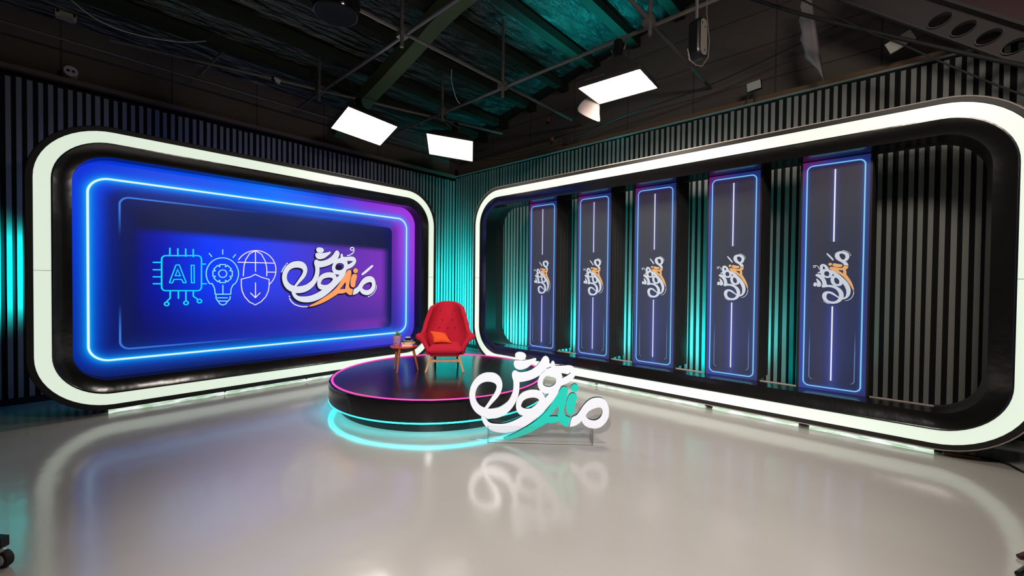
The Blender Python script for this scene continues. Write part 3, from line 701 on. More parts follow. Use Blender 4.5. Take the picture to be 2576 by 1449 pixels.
# ================================================================ set frames
def frame(side):
    if side == 'left':
        base = Vector((-7.15, 2.653, 0)); hw, cz, hh = 2.777, 1.802, 1.682
        def P(u, v, d): return Vector((-d, u, v))                      # d = depth behind the face
        label = 'large black frame with glowing white band round the blue display, on the left'
    else:
        base = Vector((0 - 2.7135, 5.94, 0)); hw, cz, hh = 3.7065, 1.812, 1.690
        def P(u, v, d): return Vector((u, d, v))
        label = 'large black frame with glowing white band round the five columns, on the right'
    t = thing('set_frame', label, 'set piece', base, group='rounded set frames with a white light band')
    R = 0.66; TR, BW, IN = 0.060, 0.135, 0.168
    def loop(inset, d, n=14):
        return [P(x, z, d) for x, z in rrect_loop(0, cz, hw - inset, hh - inset, max(0.12, R - inset), n)]
    dep = 0.56
    bm = BM(); loft(bm, [loop(-TR + 0.02, dep), loop(-TR, dep - 0.02), loop(-TR, 0.012), loop(-TR + 0.006, 0.0), loop(-0.004, 0.0), loop(0.0, 0.02)]); obj('outer_casing', bm, 'rim_brown', t)
    bm = BM(); loft(bm, [loop(-TR - 0.004, 0.018), loop(-TR - 0.004, 0.006), loop(-TR + 0.004, -0.003), loop(-TR + 0.010, -0.003)]); obj('edge_strip', bm, 'edge_raw' if side == 'right' else 'rim_brown', t)
    bm = BM(); loft(bm, [loop(0.0, 0.004), loop(BW, 0.004)]); obj('light_band', bm, 'light_panel', t)
    rv = 0.25 if side == 'left' else 0.325
    bm = BM(); loft(bm, [loop(BW, 0.006), loop(BW + 0.002, -0.006), loop(BW + 0.014, -0.006), loop(BW + 0.020, -0.001), loop(BW + IN, 0.016)]); obj('inner_surround', bm, 'vinyl_black', t)
    bm = BM(); loft(bm, [loop(BW + IN, 0.016), loop(BW + IN, rv)]); obj('reveal', bm, 'frame_black' if side == 'left' else 'vinyl_black', t)
    if side == 'right':
        bm = BM(); loft(bm, [loop(BW + IN, rv), loop(BW + IN - 0.012, rv + 0.004), loop(BW + IN - 0.03, dep), loop(-TR + 0.03, dep)]); obj('back_casing', bm, 'rim_brown', t)
    # feet and glowing skirt between frame and floor
    e = hw - R
    segs = [(-e - 0.05, -0.95), (-0.93, 0.20), (0.22, 1.30), (1.32, e + 0.06)] if side == 'left' else [(-e, -0.84), (-0.80, 0.86), (0.96, 1.92), (2.03, e + 0.02)]
    for a, b in segs:
        bm = BM(); q = []
        for (dd, zz) in ((0.075, 0.062), (0.035, 0.006), (0.06, 0.0), (0.12, 0.0), (0.12, 0.062)): q.append((dd, zz))
        v0 = [bm.verts.new(P(a, z, d)) for d, z in q]; v1 = [bm.verts.new(P(b, z, d)) for d, z in q]
        for i in range(5): bm.faces.new((v0[i - 1], v0[i], v1[i], v1[i - 1]))
        bm.faces.new(v0[::-1]); bm.faces.new(v1); obj('skirt_light', bm, 'led_skirt', t)
    for (a, b), (c, _d) in zip(segs, segs[1:]):
        bm = BM(); q = [P(b + (c - b) * 0.1, 0.036, 0.03), P(c - (c - b) * 0.1, 0.066, 0.10)]
        lo = [min(q[0][i], q[1][i]) for i in range(3)]; hi = [max(q[0][i], q[1][i]) for i in range(3)]
        box(bm, lo[0], hi[0], lo[1], hi[1], lo[2], hi[2]); obj('connector', bm, 'plastic_black', t)
    for u in (-e, 0.0, e):
        bm = BM(); q = [P(u - 0.09, 0.0, 0.14), P(u + 0.09, 0.075, dep - 0.05)]
        lo = [min(q[0][i], q[1][i]) for i in range(3)]; hi = [max(q[0][i], q[1][i]) for i in range(3)]
        box(bm, lo[0], hi[0], lo[1], hi[1], lo[2], hi[2]); obj('foot', bm, 'plastic_black', t)
    # hairline joints in the light band
    for sgn in (-1, 1):
        bm = BM(); ul = sgn * hw; ui = sgn * (hw - BW)
        q = [P(min(ul, ui), 1.768, 0.0035), P(max(ul, ui), 1.772, 0.002)]
        lo = [min(q[0][i], q[1][i]) for i in range(3)]; hi = [max(q[0][i], q[1][i]) for i in range(3)]
        box(bm, lo[0], hi[0], lo[1], hi[1], lo[2], hi[2]); obj('band_joint', bm, 'plastic_black', t)
    return t, base, (hw - BW - IN, cz, hh - BW - IN, R - BW - IN)

tl, baseL, opL = frame('left')
tr, baseR, opR = frame('right')

# ---- the display inside the left frame (artwork origin: Y 2.645, Z 1.793 at X -7.40)
DISP = Vector((-7.40, 2.645, 1.793))
bm = BM()
lp = [Vector(p) for p in rrect_loop(baseL.y - DISP.y, opL[1] - DISP.z, opL[0] + 0.004, opL[2] + 0.004, opL[3], 10)]
plate(bm, [lp], lambda u, v, d: Vector((d - 0.03, u, v)), 0.03)
disp = obj('display_panel', bm, 'display_artwork', tl, loc=DISP - baseL)

def to_disp(u, v, d): return Vector((d, u - DISP.y, v - DISP.z))
def logo_mesh(bm, to3, lift, white=0, accent=1, side=2, only=None, sub=3):
    for key, (colr, loops) in LOGO.items():
        if only and key not in only: continue
        plate(bm, [smooth_loop(l, sub) for l in loops], to3, lift, white if colr == 'white' else accent, side)
def outline_mesh(bm, to3, d, lift):
    for key, (colr, loops) in LOGO.items():
        ls = [smooth_loop(l, 3) for l in loops]
        gl = [grow(ls[0], d)] + [grow(l, min(d, 0.010), True) for l in ls[1:]]
        plate(bm, gl, to3, lift)
bm = BM(); outline_mesh(bm, to_disp, 0.008, 0.006)
# printed drop shadow just below and left
outline_mesh(bm, lambda u, v, d: to_disp(u - 0.016, v - 0.020, d), 0.010, 0.003)
obj('logo_outline', bm, 'print_shadow', disp, recalc=False)
bm = BM(); logo_mesh(bm, to_disp, 0.012)
for pts, w in MARKS: stroke(bm, pts, w, to_disp, 0.0125, 0)
plate(bm, [smooth_loop(FATHA, 3)], to_disp, 0.012, 0, 2)
obj('logo_print', bm, ['print_white', 'print_orange', 'print_shadow'], disp, recalc=False)
for nm, key, w, mt in (('chip_icon', 'chip', 0.0175, 'print_cyan'), ('bulb_icon', 'bulb', 0.0135, 'print_pale_cyan'), ('globe_shield_icon', 'globe', 0.0130, 'print_pink_white')):
    bm = BM()
    for s_ in ICONS[key]: stroke(bm, s_, w, to_disp, 0.004 + 0.0005 * (nm != 'chip_icon'))
    if key == 'chip':
        for s_ in ICONS['letters']: stroke(bm, s_, 0.014, to_disp, 0.0045)
    obj(nm, bm, mt, disp, recalc=False)

# ================================================================ the five display columns
def column():
    t = thing('display_column', 'x', 'display column', (0, 6.235, 0.4275))
    H = 2.762; W = 0.318; ZC = 1.808 - 0.4275
    bm = BM(); box(bm, -W, W, 0.0, 0.028, 0.0, H); 
    obj('front_panel', bm, 'column_artwork', t, loc=None)
    fp = t.children[0]
    for v in fp.data.vertices: v.co.z -= ZC
    fp.location = (0, 0, ZC)
    def to3(u, v, d):                          # artwork turned a quarter turn: Y,Z of the master -> column axes
        cx = 0.019 * u - 0.377 * v + 0.092 - (-0.511); cz = 0.37 * u + 0.001 * v + 0.529 - 0.4275 - ZC
        return Vector((cx, -d, cz))
    bm = BM(); logo_mesh(bm, to3, 0.003, 0, 1, 2, sub=2)
    sc = 0.37
    for pts, w in MARKS: stroke(bm, pts, w, to3, 0.0035, 0)
    plate(bm, [smooth_loop(FATHA, 2)], to3, 0.003, 0, 2)
    obj('logo_print', bm, ['print_white_column', 'print_orange_column', 'print_shadow'], fp, recalc=False)
    bm = BM(); box(bm, -W + 0.02, W - 0.02, 0.03, 0.44, 0.02, H + 0.25); obj('core', bm, 'backing_black', t)
    for s_ in (-1, 1):
        bm = BM(); n = 44; c0, c1 = [], []
        for i in range(n + 1):
            y = 0.035 + 0.425 * i / n; x = s_ * (W + 0.018 + 0.016 * math.sin(i / n * 2 * math.pi * 4.5) + 0.01 * i / n)
            c0.append(bm.verts.new((x, y, 0.012))); c1.append(bm.verts.new((x * 0.99, y, H + 0.2)))
        for i in range(n): bm.faces.new((c0[i], c0[i + 1], c1[i + 1], c1[i]))
        obj('side_drape', bm, 'drape_black', t, ang=80)
        bm = BM(); box(bm, s_ * (W + 0.004) - 0.014, s_ * (W + 0.004) + 0.014, 0.004, 0.05, 0.0, H + 0.05); obj('edge_post', bm, 'rim_brown', t)
    return t
c0 = column()
spots = [(-4.882, 'display column with blue neon border nearest the wall corner, first behind the sign'), (-3.775, 'display column with blue neon border, second from the wall corner'),
         (-2.705, 'display column with blue neon border, third of the five in the right frame'), (-1.604, 'display column with blue neon border, fourth from the wall corner'),
         (-0.511, 'widest looking display column with blue neon border, closest to the camera')]
for i, (x, lab) in enumerate(spots):
    c = c0 if i == 0 else copy_tree(c0)
    c.location.x = x; tag(c, lab, 'display column', 'five printed columns in the right frame')

# raw wooden sill edges between the columns
for i, (a, b, lab) in enumerate(((-4.54, -4.12, 'raw wooden sill edge between the first and second columns'), (-3.43, -3.05, 'raw wooden sill edge between the second and third columns'),
                               (-2.36, -1.95, 'raw wooden sill edge between the third and fourth columns'), (-1.26, -0.86, 'raw wooden sill edge between the fourth and fifth columns'),
                               (-0.16, 0.36, 'raw wooden sill edge right of the fifth column'))):
    bm = BM(); box(bm, a, b, 6.268, 6.292, 0.41, 0.4335); tag(obj('sill_strip', bm, 'edge_raw'), lab, 'wood strip', 'wooden sill strips between the columns')

# ================================================================ round stage
PC = Vector((-4.80, 3.795, 0)); PT = 0.385
t = thing('round_stage', 'round glossy black stage with magenta ring on top and cyan ring below', 'stage', PC)
bm = BM(); lathe(bm, [(0, PT), (1.41, PT), (1.435, PT - 0.002)], 128); obj('stage_top', bm, 'platform_black', t)
bm = BM(); lathe(bm, [(1.435, PT - 0.002), (1.44, PT - 0.014), (1.462, PT - 0.014), (1.466, PT - 0.002), (1.482, PT - 0.004), (1.490, PT - 0.012), (1.494, PT - 0.035), (1.494, 0.145), (1.46, 0.145)], 128); obj('stage_side', bm, 'platform_side', t)
bm = BM(); lathe(bm, [(1.36, 0.145), (1.36, 0.0)], 128); obj('recessed_plinth', bm, 'plastic_black', t)
bm = BM(); lathe(bm, [(1.46, 0.145), (1.36, 0.145)], 128); obj('underside', bm, 'plastic_black', t)
bm = BM(); ring_tube(bm, (0, 0, PT - 0.004), 1.451, 0.0115, 160, 8); obj('magenta_ring', bm, 'neon_magenta', t)
bm = BM(); lathe(bm, [(1.487, 0.147), (1.494, 0.144), (1.494, 0.132), (1.484, 0.125), (1.445, 0.125), (1.440, 0.147)], 160); obj('cyan_ring', bm, 'neon_cyan', t)

# ================================================================ red armchair
CH = Vector((-4.910, 3.965, PT)); CA = math.radians(47.8)
chair = thing('armchair', 'red wool winged armchair with flared arms and oak front legs on the stage', 'armchair', CH, (0, 0, CA))
def sstep(a, b, x):
    t = max(0.0, min(1.0, (x - a) / (b - a))); return t * t * (3 - 2 * t)
def shell():
    bm = BM(); na, nv = 40, 14; A = 122; grid = []
    for i in range(na + 1):
        a = -A + 2 * A * i / na; aa = abs(a); sg = 1 if a >= 0 else -1
        zt = 0.99 - 0.06 * min(1.0, aa / 55) ** 2.5
        zt -= 0.375 * sstep(63, 93, aa)
        zt -= 0.035 * sstep(102, A, aa)
        col = []
        for j in range(nv + 1):
            v = j / nv; z = 0.235 + (zt - 0.235) * v
            h = max(0.0, min(1.0, (z - 0.235) / 0.75))
            hw = 0.250 + 0.070 * sstep(0, 0.40, h) - 0.080 * sstep(0.40, 1.0, h)
            hd = 0.255
            s, c = math.sin(math.radians(a)), math.cos(math.radians(a))
            x = hw * sg * abs(s) ** 0.8
            y = 0.0 + hd * (abs(c) ** 0.9) * (1 if c > 0 else -1)
            if c > 0: y += 0.30 * (h ** 1.1) * c
            arm = sstep(84, 112, aa)
            x += sg * arm * (0.115 * v ** 4 + 0.02 * v) 
            if c < 0: y -= 0.02 * arm; 
            y += 0.03 * arm * v
            z -= 0.03 * arm * v ** 8
            col.append(bm.verts.new((x, y, z)))
        grid.append(col)
    for p, q in zip(grid, grid[1:]):
        for j in range(nv): bm.faces.new((p[j], q[j], q[j + 1], p[j + 1]))
    return bm
sh = obj('shell', shell(), 'wool_red', chair, ang=180)
md = sh.modifiers.new('thickness', 'SOLIDIFY'); md.thickness = 0.062; md.offset = 0.2
md = sh.modifiers.new('smooth', 'SUBSURF'); md.levels = 1; md.render_levels = 2
def puff(bm, x0, x1, y0, y1, z0, z1, r, M=None, crown=0.0):
    nx, ny = 10, 10; top, bot = [], []
    def pos(i, j, s):
        u, v = -1 + 2 * i / nx, -1 + 2 * j / ny
        e = max(0.0, 1 - abs(u) ** 6) ** 0.5 * max(0.0, 1 - abs(v) ** 6) ** 0.5
        x = (x0 + x1) / 2 + (x1 - x0) / 2 * u; y = (y0 + y1) / 2 + (y1 - y0) / 2 * v
        zc = (z0 + z1) / 2; z = zc + s * ((z1 - z0) / 2 * (0.25 + 0.75 * e) + (crown * (1 - u * u) * (1 - v * v) if s > 0 else 0))
        p = Vector((x, y, z)); return M @ p if M else p
    top = [[bm.verts.new(pos(i, j, 1)) for j in range(ny + 1)] for i in range(nx + 1)]
    bot = [[bm.verts.new(pos(i, j, -1)) for j in range(ny + 1)] for i in range(nx + 1)]
    for i in range(nx):
        for j in range(ny):
            bm.faces.new((top[i][j], top[i + 1][j], top[i + 1][j + 1], top[i][j + 1])); bm.faces.new((bot[i][j], bot[i][j + 1], bot[i + 1][j + 1], bot[i + 1][j]))
    for i in range(nx):
        bm.faces.new((top[i][0], bot[i][0], bot[i + 1][0], top[i + 1][0])); bm.faces.new((top[i][ny], top[i + 1][ny], bot[i + 1][ny], bot[i][ny]))
    for j in range(ny):
        bm.faces.new((top[0][j], top[0][j + 1], bot[0][j + 1], bot[0][j])); bm.faces.new((top[nx][j], bot[nx][j], bot[nx][j + 1], top[nx][j + 1]))
bm = BM(); puff(bm, -0.25, 0.25, -0.285, 0.22, 0.235, 0.385, 0.05, crown=0.02)
so = obj('seat', bm, 'wool_red', chair, ang=180); md = so.modifiers.new('smooth', 'SUBSURF'); md.levels = 1; md.render_levels = 2
for (x, z) in ((-0.075, 0.70), (0.075, 0.70), (-0.12, 0.585), (0.0, 0.575), (0.12, 0.585), (0.115, 0.845), (-0.115, 0.845)):
    h = (z - 0.235) / 0.75; y = 0.255 * (1 - abs(x) * 0.9) + 0.30 * h ** 1.1 - 0.052
    bm = BM(); bmesh.ops.create_uvsphere(bm, u_segments=12, v_segments=8, radius=0.011)
    for v in bm.verts: v.co = Vector((v.co.x + x, v.co.y * 0.5 + y, v.co.z + z))
    obj('button', bm, 'wool_red_dark', chair)
for s_ in (-1, 1):
    bm = BM(); taper_bar(bm, (s_ * 0.195, -0.215, 0.245), (s_ * 0.27, -0.245, 0.0), 0.036, 0.026, 0.040, 0.030, side=(1, 0, 0)); obj('leg', bm, 'oak', chair)
    bm = BM(); taper_bar(bm, (s_ * 0.165, 0.13, 0.245), (s_ * 0.175, 0.24, 0.0), 0.036, 0.024, side=(1, 0, 0)); obj('leg', bm, 'leg_dark', chair)
bm = BM()
n = 12; rows = []
for i in range(n + 1):
    u = -1 + 2 * i / n; hgt = 0.015 + 0.008 * u * u; z = 0.163 + 0.003 * u * u
    rows.append([bm.verts.new((u * 0.225, -0.232 + dy, z + dz)) for dy, dz in ((-0.016, -hgt), (0.016, -hgt), (0.016, hgt), (-0.016, hgt))])
for a, b in zip(rows, rows[1:]):
    for k in range(4): bm.faces.new((a[k], a[(k + 1) % 4], b[(k + 1) % 4], b[k]))
bm.faces.new(rows[0][::-1]); bm.faces.new(rows[-1]); obj('crossbar', bm, 'oak', chair)
bm = BM(); box(bm, -0.21, 0.21, -0.24, 0.20, 0.225, 0.250, bevel=0.008); obj('seat_frame', bm, 'wool_red_dark', chair)

# orange cushion leaning in the chair
Mc = Matrix.Translation(CH) @ Matrix.Rotation(CA, 4, 'Z')
corner = [Vector((-0.245, 0.02, 0.562)), Vector((-0.005, 0.03, 0.525)), Vector((0.095, -0.165, 0.412)), Vector((-0.170, -0.165, 0.415))]   # TL TR BR BL
up = (corner[1] - corner[0]).cross(corner[3] - corner[0]).normalized()
if up.y > 0: up = -up
bm = BM(); n = 16; T, B_ = [], []
for i in range(n + 1):
    rt, rb = [], []
    for j in range(n + 1):
        u, v = i / n, j / n; a, b = 2 * u - 1, 2 * v - 1
        pu = 0.5 + (u - 0.5) * (1 - 0.12 * (1 - abs(b)) * abs(a) ** 3); pv = 0.5 + (v - 0.5) * (1 - 0.12 * (1 - abs(a)) * abs(b) ** 3)
        p = corner[0] * (1 - pu) * (1 - pv) + corner[1] * pu * (1 - pv) + corner[2] * pu * pv + corner[3] * (1 - pu) * pv
        th = 0.05 * (max(0, 1 - a * a) * max(0, 1 - b * b)) ** 0.45
        rt.append(bm.verts.new(p + up * th)); rb.append(rt[-1] if i in (0, n) or j in (0, n) else bm.verts.new(p - up * th * 0.5))
    T.append(rt); B_.append(rb)
for i in range(n):
    for j in range(n):
        bm.faces.new((T[i][j], T[i + 1][j], T[i + 1][j + 1], T[i][j + 1])); bm.faces.new((B_[i][j], B_[i][j + 1], B_[i + 1][j + 1], B_[i + 1][j]))
o = obj('cushion', bm, 'cushion_orange', ang=180); o.location = CH; o.rotation_euler = (0, 0, CA)
tag(o, 'orange square cushion lying tilted on the seat of the red armchair', 'cushion')

# ================================================================ side table and what stands on it
TC = Vector((-5.245, 3.455, PT)); TZ = PT + 0.370
vr = Vector((0.741, 0.671, 0)); vf = Vector((-0.671, 0.741, 0))       # along and away from the front of the stage
tb = thing('side_table', 'small round orange side table with three cherry wood legs beside the armchair', 'side table', TC)
bm = BM(); lathe(bm, [(0, 0.340), (0.165, 0.340), (0.185, 0.349), (0.188, 0.360), (0.182, 0.370), (0, 0.370)], 48); obj('tabletop', bm, 'lacquer_orange', tb)
for x, y in ((-5.156, 3.290), (-5.445, 3.425), (-5.145, 3.637)):
    e = Vector((x, y, 0)) - Vector((TC.x, TC.y, 0)); top = e * 0.62
    bm = BM(); tube(bm, [(top.x, top.y, 0.338), (e.x * 0.9, e.y * 0.9, 0.10), (e.x, e.y, 0.0)], [0.021, 0.015, 0.0115], 12); obj('leg', bm, 'cherry', tb)
def on_table(r, f, z=0.0): return Vector((TC.x, TC.y, TZ + z)) + vr * r + vf * f

pot = thing('plant_pot', 'lilac plant pot shaped as a calm face with a small green succulent', 'plant pot', on_table(-0.092, -0.02), (0, 0, CA - 0.15))
bm = BM(); lathe(bm, [(0, 0.0), (0.040, 0.0), (0.047, 0.012), (0.052, 0.05), (0.060, 0.095), (0.061, 0.125), (0.058, 0.146), (0.050, 0.146), (0.049, 0.120), (0, 0.118)], 36)
for v in bm.verts:
    if v.co.y < 0: v.co.y *= 1.05 - 0.10 * max(0, 0.05 - v.co.z) / 0.05
obj('face_pot', bm, 'pot_lilac', pot)
bm = BM(); tube(bm, [(0, -0.058, 0.098), (0, -0.068, 0.085), (0, -0.074, 0.068), (0, -0.058, 0.060)], [0.006, 0.008, 0.010, 0.005], 8); obj('nose', bm, 'pot_lilac', pot)
for s_ in (-1, 1):
    bm = BM(); tube(bm, [(s_ * 0.012, -0.0605, 0.090), (s_ * 0.023, -0.0595, 0.087), (s_ * 0.034, -0.0535, 0.091)], 0.0026, 6); obj('eyelid', bm, 'pot_line', pot)
    bm = BM(); tube(bm, [(s_ * 0.010, -0.0625, 0.104), (s_ * 0.024, -0.0605, 0.109), (s_ * 0.038, -0.053, 0.104)], 0.0022, 6); obj('eyebrow', bm, 'pot_lilac', pot)
bm = BM(); tube(bm, [(-0.018, -0.0525, 0.040), (-0.007, -0.0565, 0.036), (0.007, -0.0565, 0.036), (0.018, -0.0525, 0.040)], [0.0025, 0.005, 0.005, 0.0025], 6); obj('mouth', bm, 'pot_line', pot)
bm = BM(); lathe(bm, [(0, 0.128), (0.048, 0.124)], 20); obj('soil', bm, 'soil', pot)
rnd = random.Random(4)
bm = BM()
for k in range(15):
    a = k * 2.4; ln = rnd.uniform(0.05, 0.10) if k > 4 else 0.075; el = rnd.uniform(0.35, 1.2)
    d = Vector((math.cos(a), math.sin(a), 0)); q = []
    for i in range(6):
        tt = i / 5; q.append(d * (0.006 + 1.25 * ln * tt * math.cos(el)) + Vector((0, 0, 0.125 + 1.3 * ln * math.sin(el) * tt - 0.05 * tt * tt * (1.4 - el))))
    tube(bm, q, [0.006, 0.0085, 0.008, 0.0065, 0.004, 0.001], 6)
obj('succulent', bm, 'leaf', pot)

def book(label, c, rot, w, d, h, cover, z):
    t = thing('book', label, 'book', on_table(c[0], c[1], z), (0, 0, CA + rot), 'books stacked on the side table')
    bm = BM(); box(bm, -w / 2 + 0.002, w / 2 - 0.003, -d / 2 + 0.003, d / 2 - 0.003, 0.0025, h - 0.0025); obj('pages', bm, 'paper', t)
    bm = BM(); box(bm, -w / 2, w / 2, -d / 2, d / 2, 0.0, 0.0025); box(bm, -w / 2, w / 2, -d / 2, d / 2, h - 0.0025, h); box(bm, -w / 2, -w / 2 + 0.0025, -d / 2, d / 2, 0.0025, h - 0.0025); obj('cover', bm, cover, t)
book('pink covered book at the bottom of the stack on the side table', (0.058, -0.028), 0.15, 0.150, 0.110, 0.026, 'cover_pink', 0.0)
book('amber covered book in the middle of the stack on the side table', (0.070, 0.0), -0.38, 0.165, 0.125, 0.022, 'cover_amber', 0.026)
book('black covered book on top of the stack under the saucer', (0.060, 0.004), 0.35, 0.160, 0.115, 0.014, 'cover_black', 0.048)
sc = thing('saucer', 'black saucer with white rim on the stacked books', 'saucer', on_table(0.062, 0.004, 0.062))
bm = BM(); lathe(bm, [(0, 0.0), (0.042, 0.0), (0.066, 0.009), (0.066, 0.012), (0.040, 0.005), (0, 0.005)], 40); obj('dish', bm, 'cup_black', sc)
bm = BM(); ring_tube(bm, (0, 0, 0.0115), 0.066, 0.0024, 48, 8); obj('rim', bm, 'rim_white', sc)
cp = thing('cup', 'small black cup with white rim standing on the saucer', 'cup', on_table(0.062, 0.004, 0.067))
bm = BM(); lathe(bm, [(0, 0.0), (0.034, 0.0), (0.037, 0.010), (0.039, 0.050), (0.0355, 0.050), (0.034, 0.012), (0, 0.008)], 32); obj('body', bm, 'cup_black', cp)
bm = BM(); lathe(bm, [(0.0395, 0.046), (0.0398, 0.052), (0.0345, 0.052), (0.034, 0.044)], 32); obj('rim', bm, 'rim_white', cp)

# ================================================================ standing logo sign
SA = Vector((-3.134, 3.106, 0)); SU = Vector((0.843, 0.704, 0)).normalized(); SN = Vector((SU.y, -SU.x, 0))
sign = thing('logo_sign', 'free standing white and teal lettering sign on clear acrylic in front of the stage', 'sign', SA)
def SP(u, v, d): return SU * u + SN * d + Vector((0, 0, v))
def to_sign(u, v, d): return SP(0.873 * u + 0.002 * v - 2.431, -0.025 * u + 0.907 * v - 1.007, d - 0.020)
for key, nm in (('sheen', 'letter'), ('waw', 'letter'), ('meem', 'letter'), ('dot', 'letter_dot'), ('boat', 'letter_stroke'), ('dal', 'letter'), ('istem', 'letter_stroke'), ('idot', 'letter_dot')):
    colr, loops = LOGO[key]
    bm = BM(); sm = [smooth_loop(l, 4) for l in loops]
    lift = 0.036 if colr == 'white' else 0.033
    plate(bm, sm, to_sign, lift, 0, 1)
    o = obj(nm, bm, ['sign_white' if colr == 'white' else 'sign_teal', 'sign_edge'], sign, ang=40)
    o['label'] = 'white raised letter piece' if colr == 'white' else 'teal raised letter piece'
top = [(-0.20, 0.012), (-0.20, 0.44), (-0.15, 0.62), (-0.03, 0.80), (0.103, 0.925), (0.254, 0.972), (0.463, 0.993), (0.80, 0.975), (1.024, 0.925), (1.129, 0.835), (1.20, 0.72), (1.25, 0.58), (1.26, 0.40), (1.25, 0.012)]
bm = BM()
lp = [Vector(p) for p in top]
plate(bm, [lp], lambda u, v, d: SP(u, v, d - 0.030), 0.008, 0, 0); obj('acrylic_sheet', bm, 'acrylic', sign)
bm = BM(); tube(bm, [SP(u, v, -0.026) for u, v in top[2:12]], 0.0012, 6); obj('sheet_edge', bm, 'acrylic_edge', sign)
for (u0, u1, d0, d1, z1) in ((0.0, 1.10, 0.024, 0.029, 0.178), (0.0, 1.10, -0.205, -0.200, 0.165), (0.0, 0.005, -0.20, 0.024, 0.17), (1.095, 1.10, -0.20, 0.024, 0.17)):
    bm = BM(); q = [SP(u, z, d) for u in (u0, u1) for d in (d0, d1) for z in (0.0, z1)]
    bv = [bm.verts.new(p) for p in q]
    for idx in ((0, 1, 3, 2), (4, 6, 7, 5), (0, 4, 5, 1), (2, 3, 7, 6), (0, 2, 6, 4), (1, 5, 7, 3)): bm.faces.new([bv[i] for i in idx])
    obj('base_panel', bm, 'acrylic', sign)
for u, z1 in ((0.0, 0.178), (1.10, 0.178)):
    bm = BM(); tube(bm, [SP(u, 0.0, 0.027), SP(u, z1, 0.027)], 0.0016, 6); obj('base_edge', bm, 'acrylic_edge', sign)
bm = BM(); tube(bm, [SP(0.0, 0.002, 0.027), SP(1.10, 0.002, 0.027)], 0.002, 6); obj('base_edge', bm, 'acrylic_edge', sign)

# ================================================================ softboxes
def softbox(label, c, n, e1, W, H, dmat, anchor, depth=0.34, flap=False, text=None, cat='studio light'):
    n = Vector(n).normalized(); e1 = Vector(e1); e1 = (e1 - n * e1.dot(n)).normalized(); e2 = (-n).cross(e1)
    M = Matrix((e1, e2, -n)).transposed()
    t = thing('softbox', label, cat, c, M.to_euler(), 'softbox lamps hung from the lighting pipes')
    # local: light leaves along -Z, body rises along +Z
    bm = BM(); loft(bm, [[(x, y, z) for x, y in rrect_loop(0, 0, w, h, r, 4)] for w, h, r, z in ((W / 2, H / 2, 0.012, -0.02), (W / 2 + 0.006, H / 2 + 0.006, 0.015, 0.0), (W * 0.40, H * 0.40, 0.05, depth * 0.45), (0.10, 0.10, 0.06, depth), (0.09, 0.09, 0.06, depth + 0.02))])
    obj('softbox_body', bm, 'softbox_black', t)
    bm = BM(); loft(bm, [[(x, y, z) for x, y in rrect_loop(0, 0, w, h, 0.01, 4)] for w, h, z in ((W / 2 + 0.007, H / 2 + 0.007, 0.004), (W / 2 + 0.007, H / 2 + 0.007, -0.022), (W / 2 - 0.012, H / 2 - 0.012, -0.022), (W / 2 - 0.012, H / 2 - 0.012, -0.012))]); obj('front_rim', bm, 'softbox_black', t)
    bm = BM(); v = [bm.verts.new(p) for p in ((-W / 2 + 0.012, -H / 2 + 0.012, -0.014), (W / 2 - 0.012, -H / 2 + 0.012, -0.014), (W / 2 - 0.012, H / 2 - 0.012, -0.014), (-W / 2 + 0.012, H / 2 - 0.012, -0.014))]
    # a lamp glows on its front only; the sheet gets a dark lining
    bm.faces.new(v); obj('diffuser', bm, dmat, t, recalc=False)
    bm = BM(); v = [bm.verts.new(p) for p in ((-W / 2 + 0.012, -H / 2 + 0.012, -0.008), (W / 2 - 0.012, -H / 2 + 0.012, -0.008), (W / 2 - 0.012, H / 2 - 0.012, -0.008), (-W / 2 + 0.012, H / 2 - 0.012, -0.008))]
    bm.faces.new(v); obj('lining', bm, 'softbox_black', t, recalc=False)
    bm = BM(); lathe(bm, [(0, depth + 0.26), (0.055, depth + 0.26), (0.06, depth + 0.24), (0.06, depth + 0.05), (0.072, depth + 0.03), (0.072, depth), (0, depth)], 24); obj('lamp_head', bm, 'plastic_black', t)
    # yoke up to the pipe
    Mi = M.inverted(); hd = Vector(c) + M @ Vector((0, 0, depth + 0.14)); up = Mi @ (Vector(anchor) - Vector(c))
    bm = BM(); tube(bm, [(-0.075, 0, depth + 0.12), (-0.095, 0, depth + 0.16), tuple(up)], 0.012, 8); tube(bm, [(0.075, 0, depth + 0.12), (0.095, 0, depth + 0.16), tuple(up)], 0.012, 8); obj('yoke', bm, 'pipe_steel', t)
    return t, M
softbox('bright softbox hung over the right end of the blue display', (-6.905, 3.734, 4.395), (0.44, 0.006, -0.898), (-0.089, 0.995, -0.037), 0.996, 0.58, 'diffuser_one', (-7.42, 3.734, 5.03))
softbox('dimmer small softbox hung over the wall corner, nearest the armchair', (-6.641, 5.443, 4.396), (0.161, -0.362, -0.918), (0.707, 0.692, -0.149), 0.933, 0.651, 'diffuser_two', (-6.75, 5.21, 4.985))
t3, M3 = softbox('bright softbox with torn white flap hanging at its left end', (-2.726, 5.054, 4.29), (0.0, 0.0, -1), (0.9976, 0.07, 0), 0.86, 0.64, 'diffuser_three', (-2.70, 5.21, 4.985))
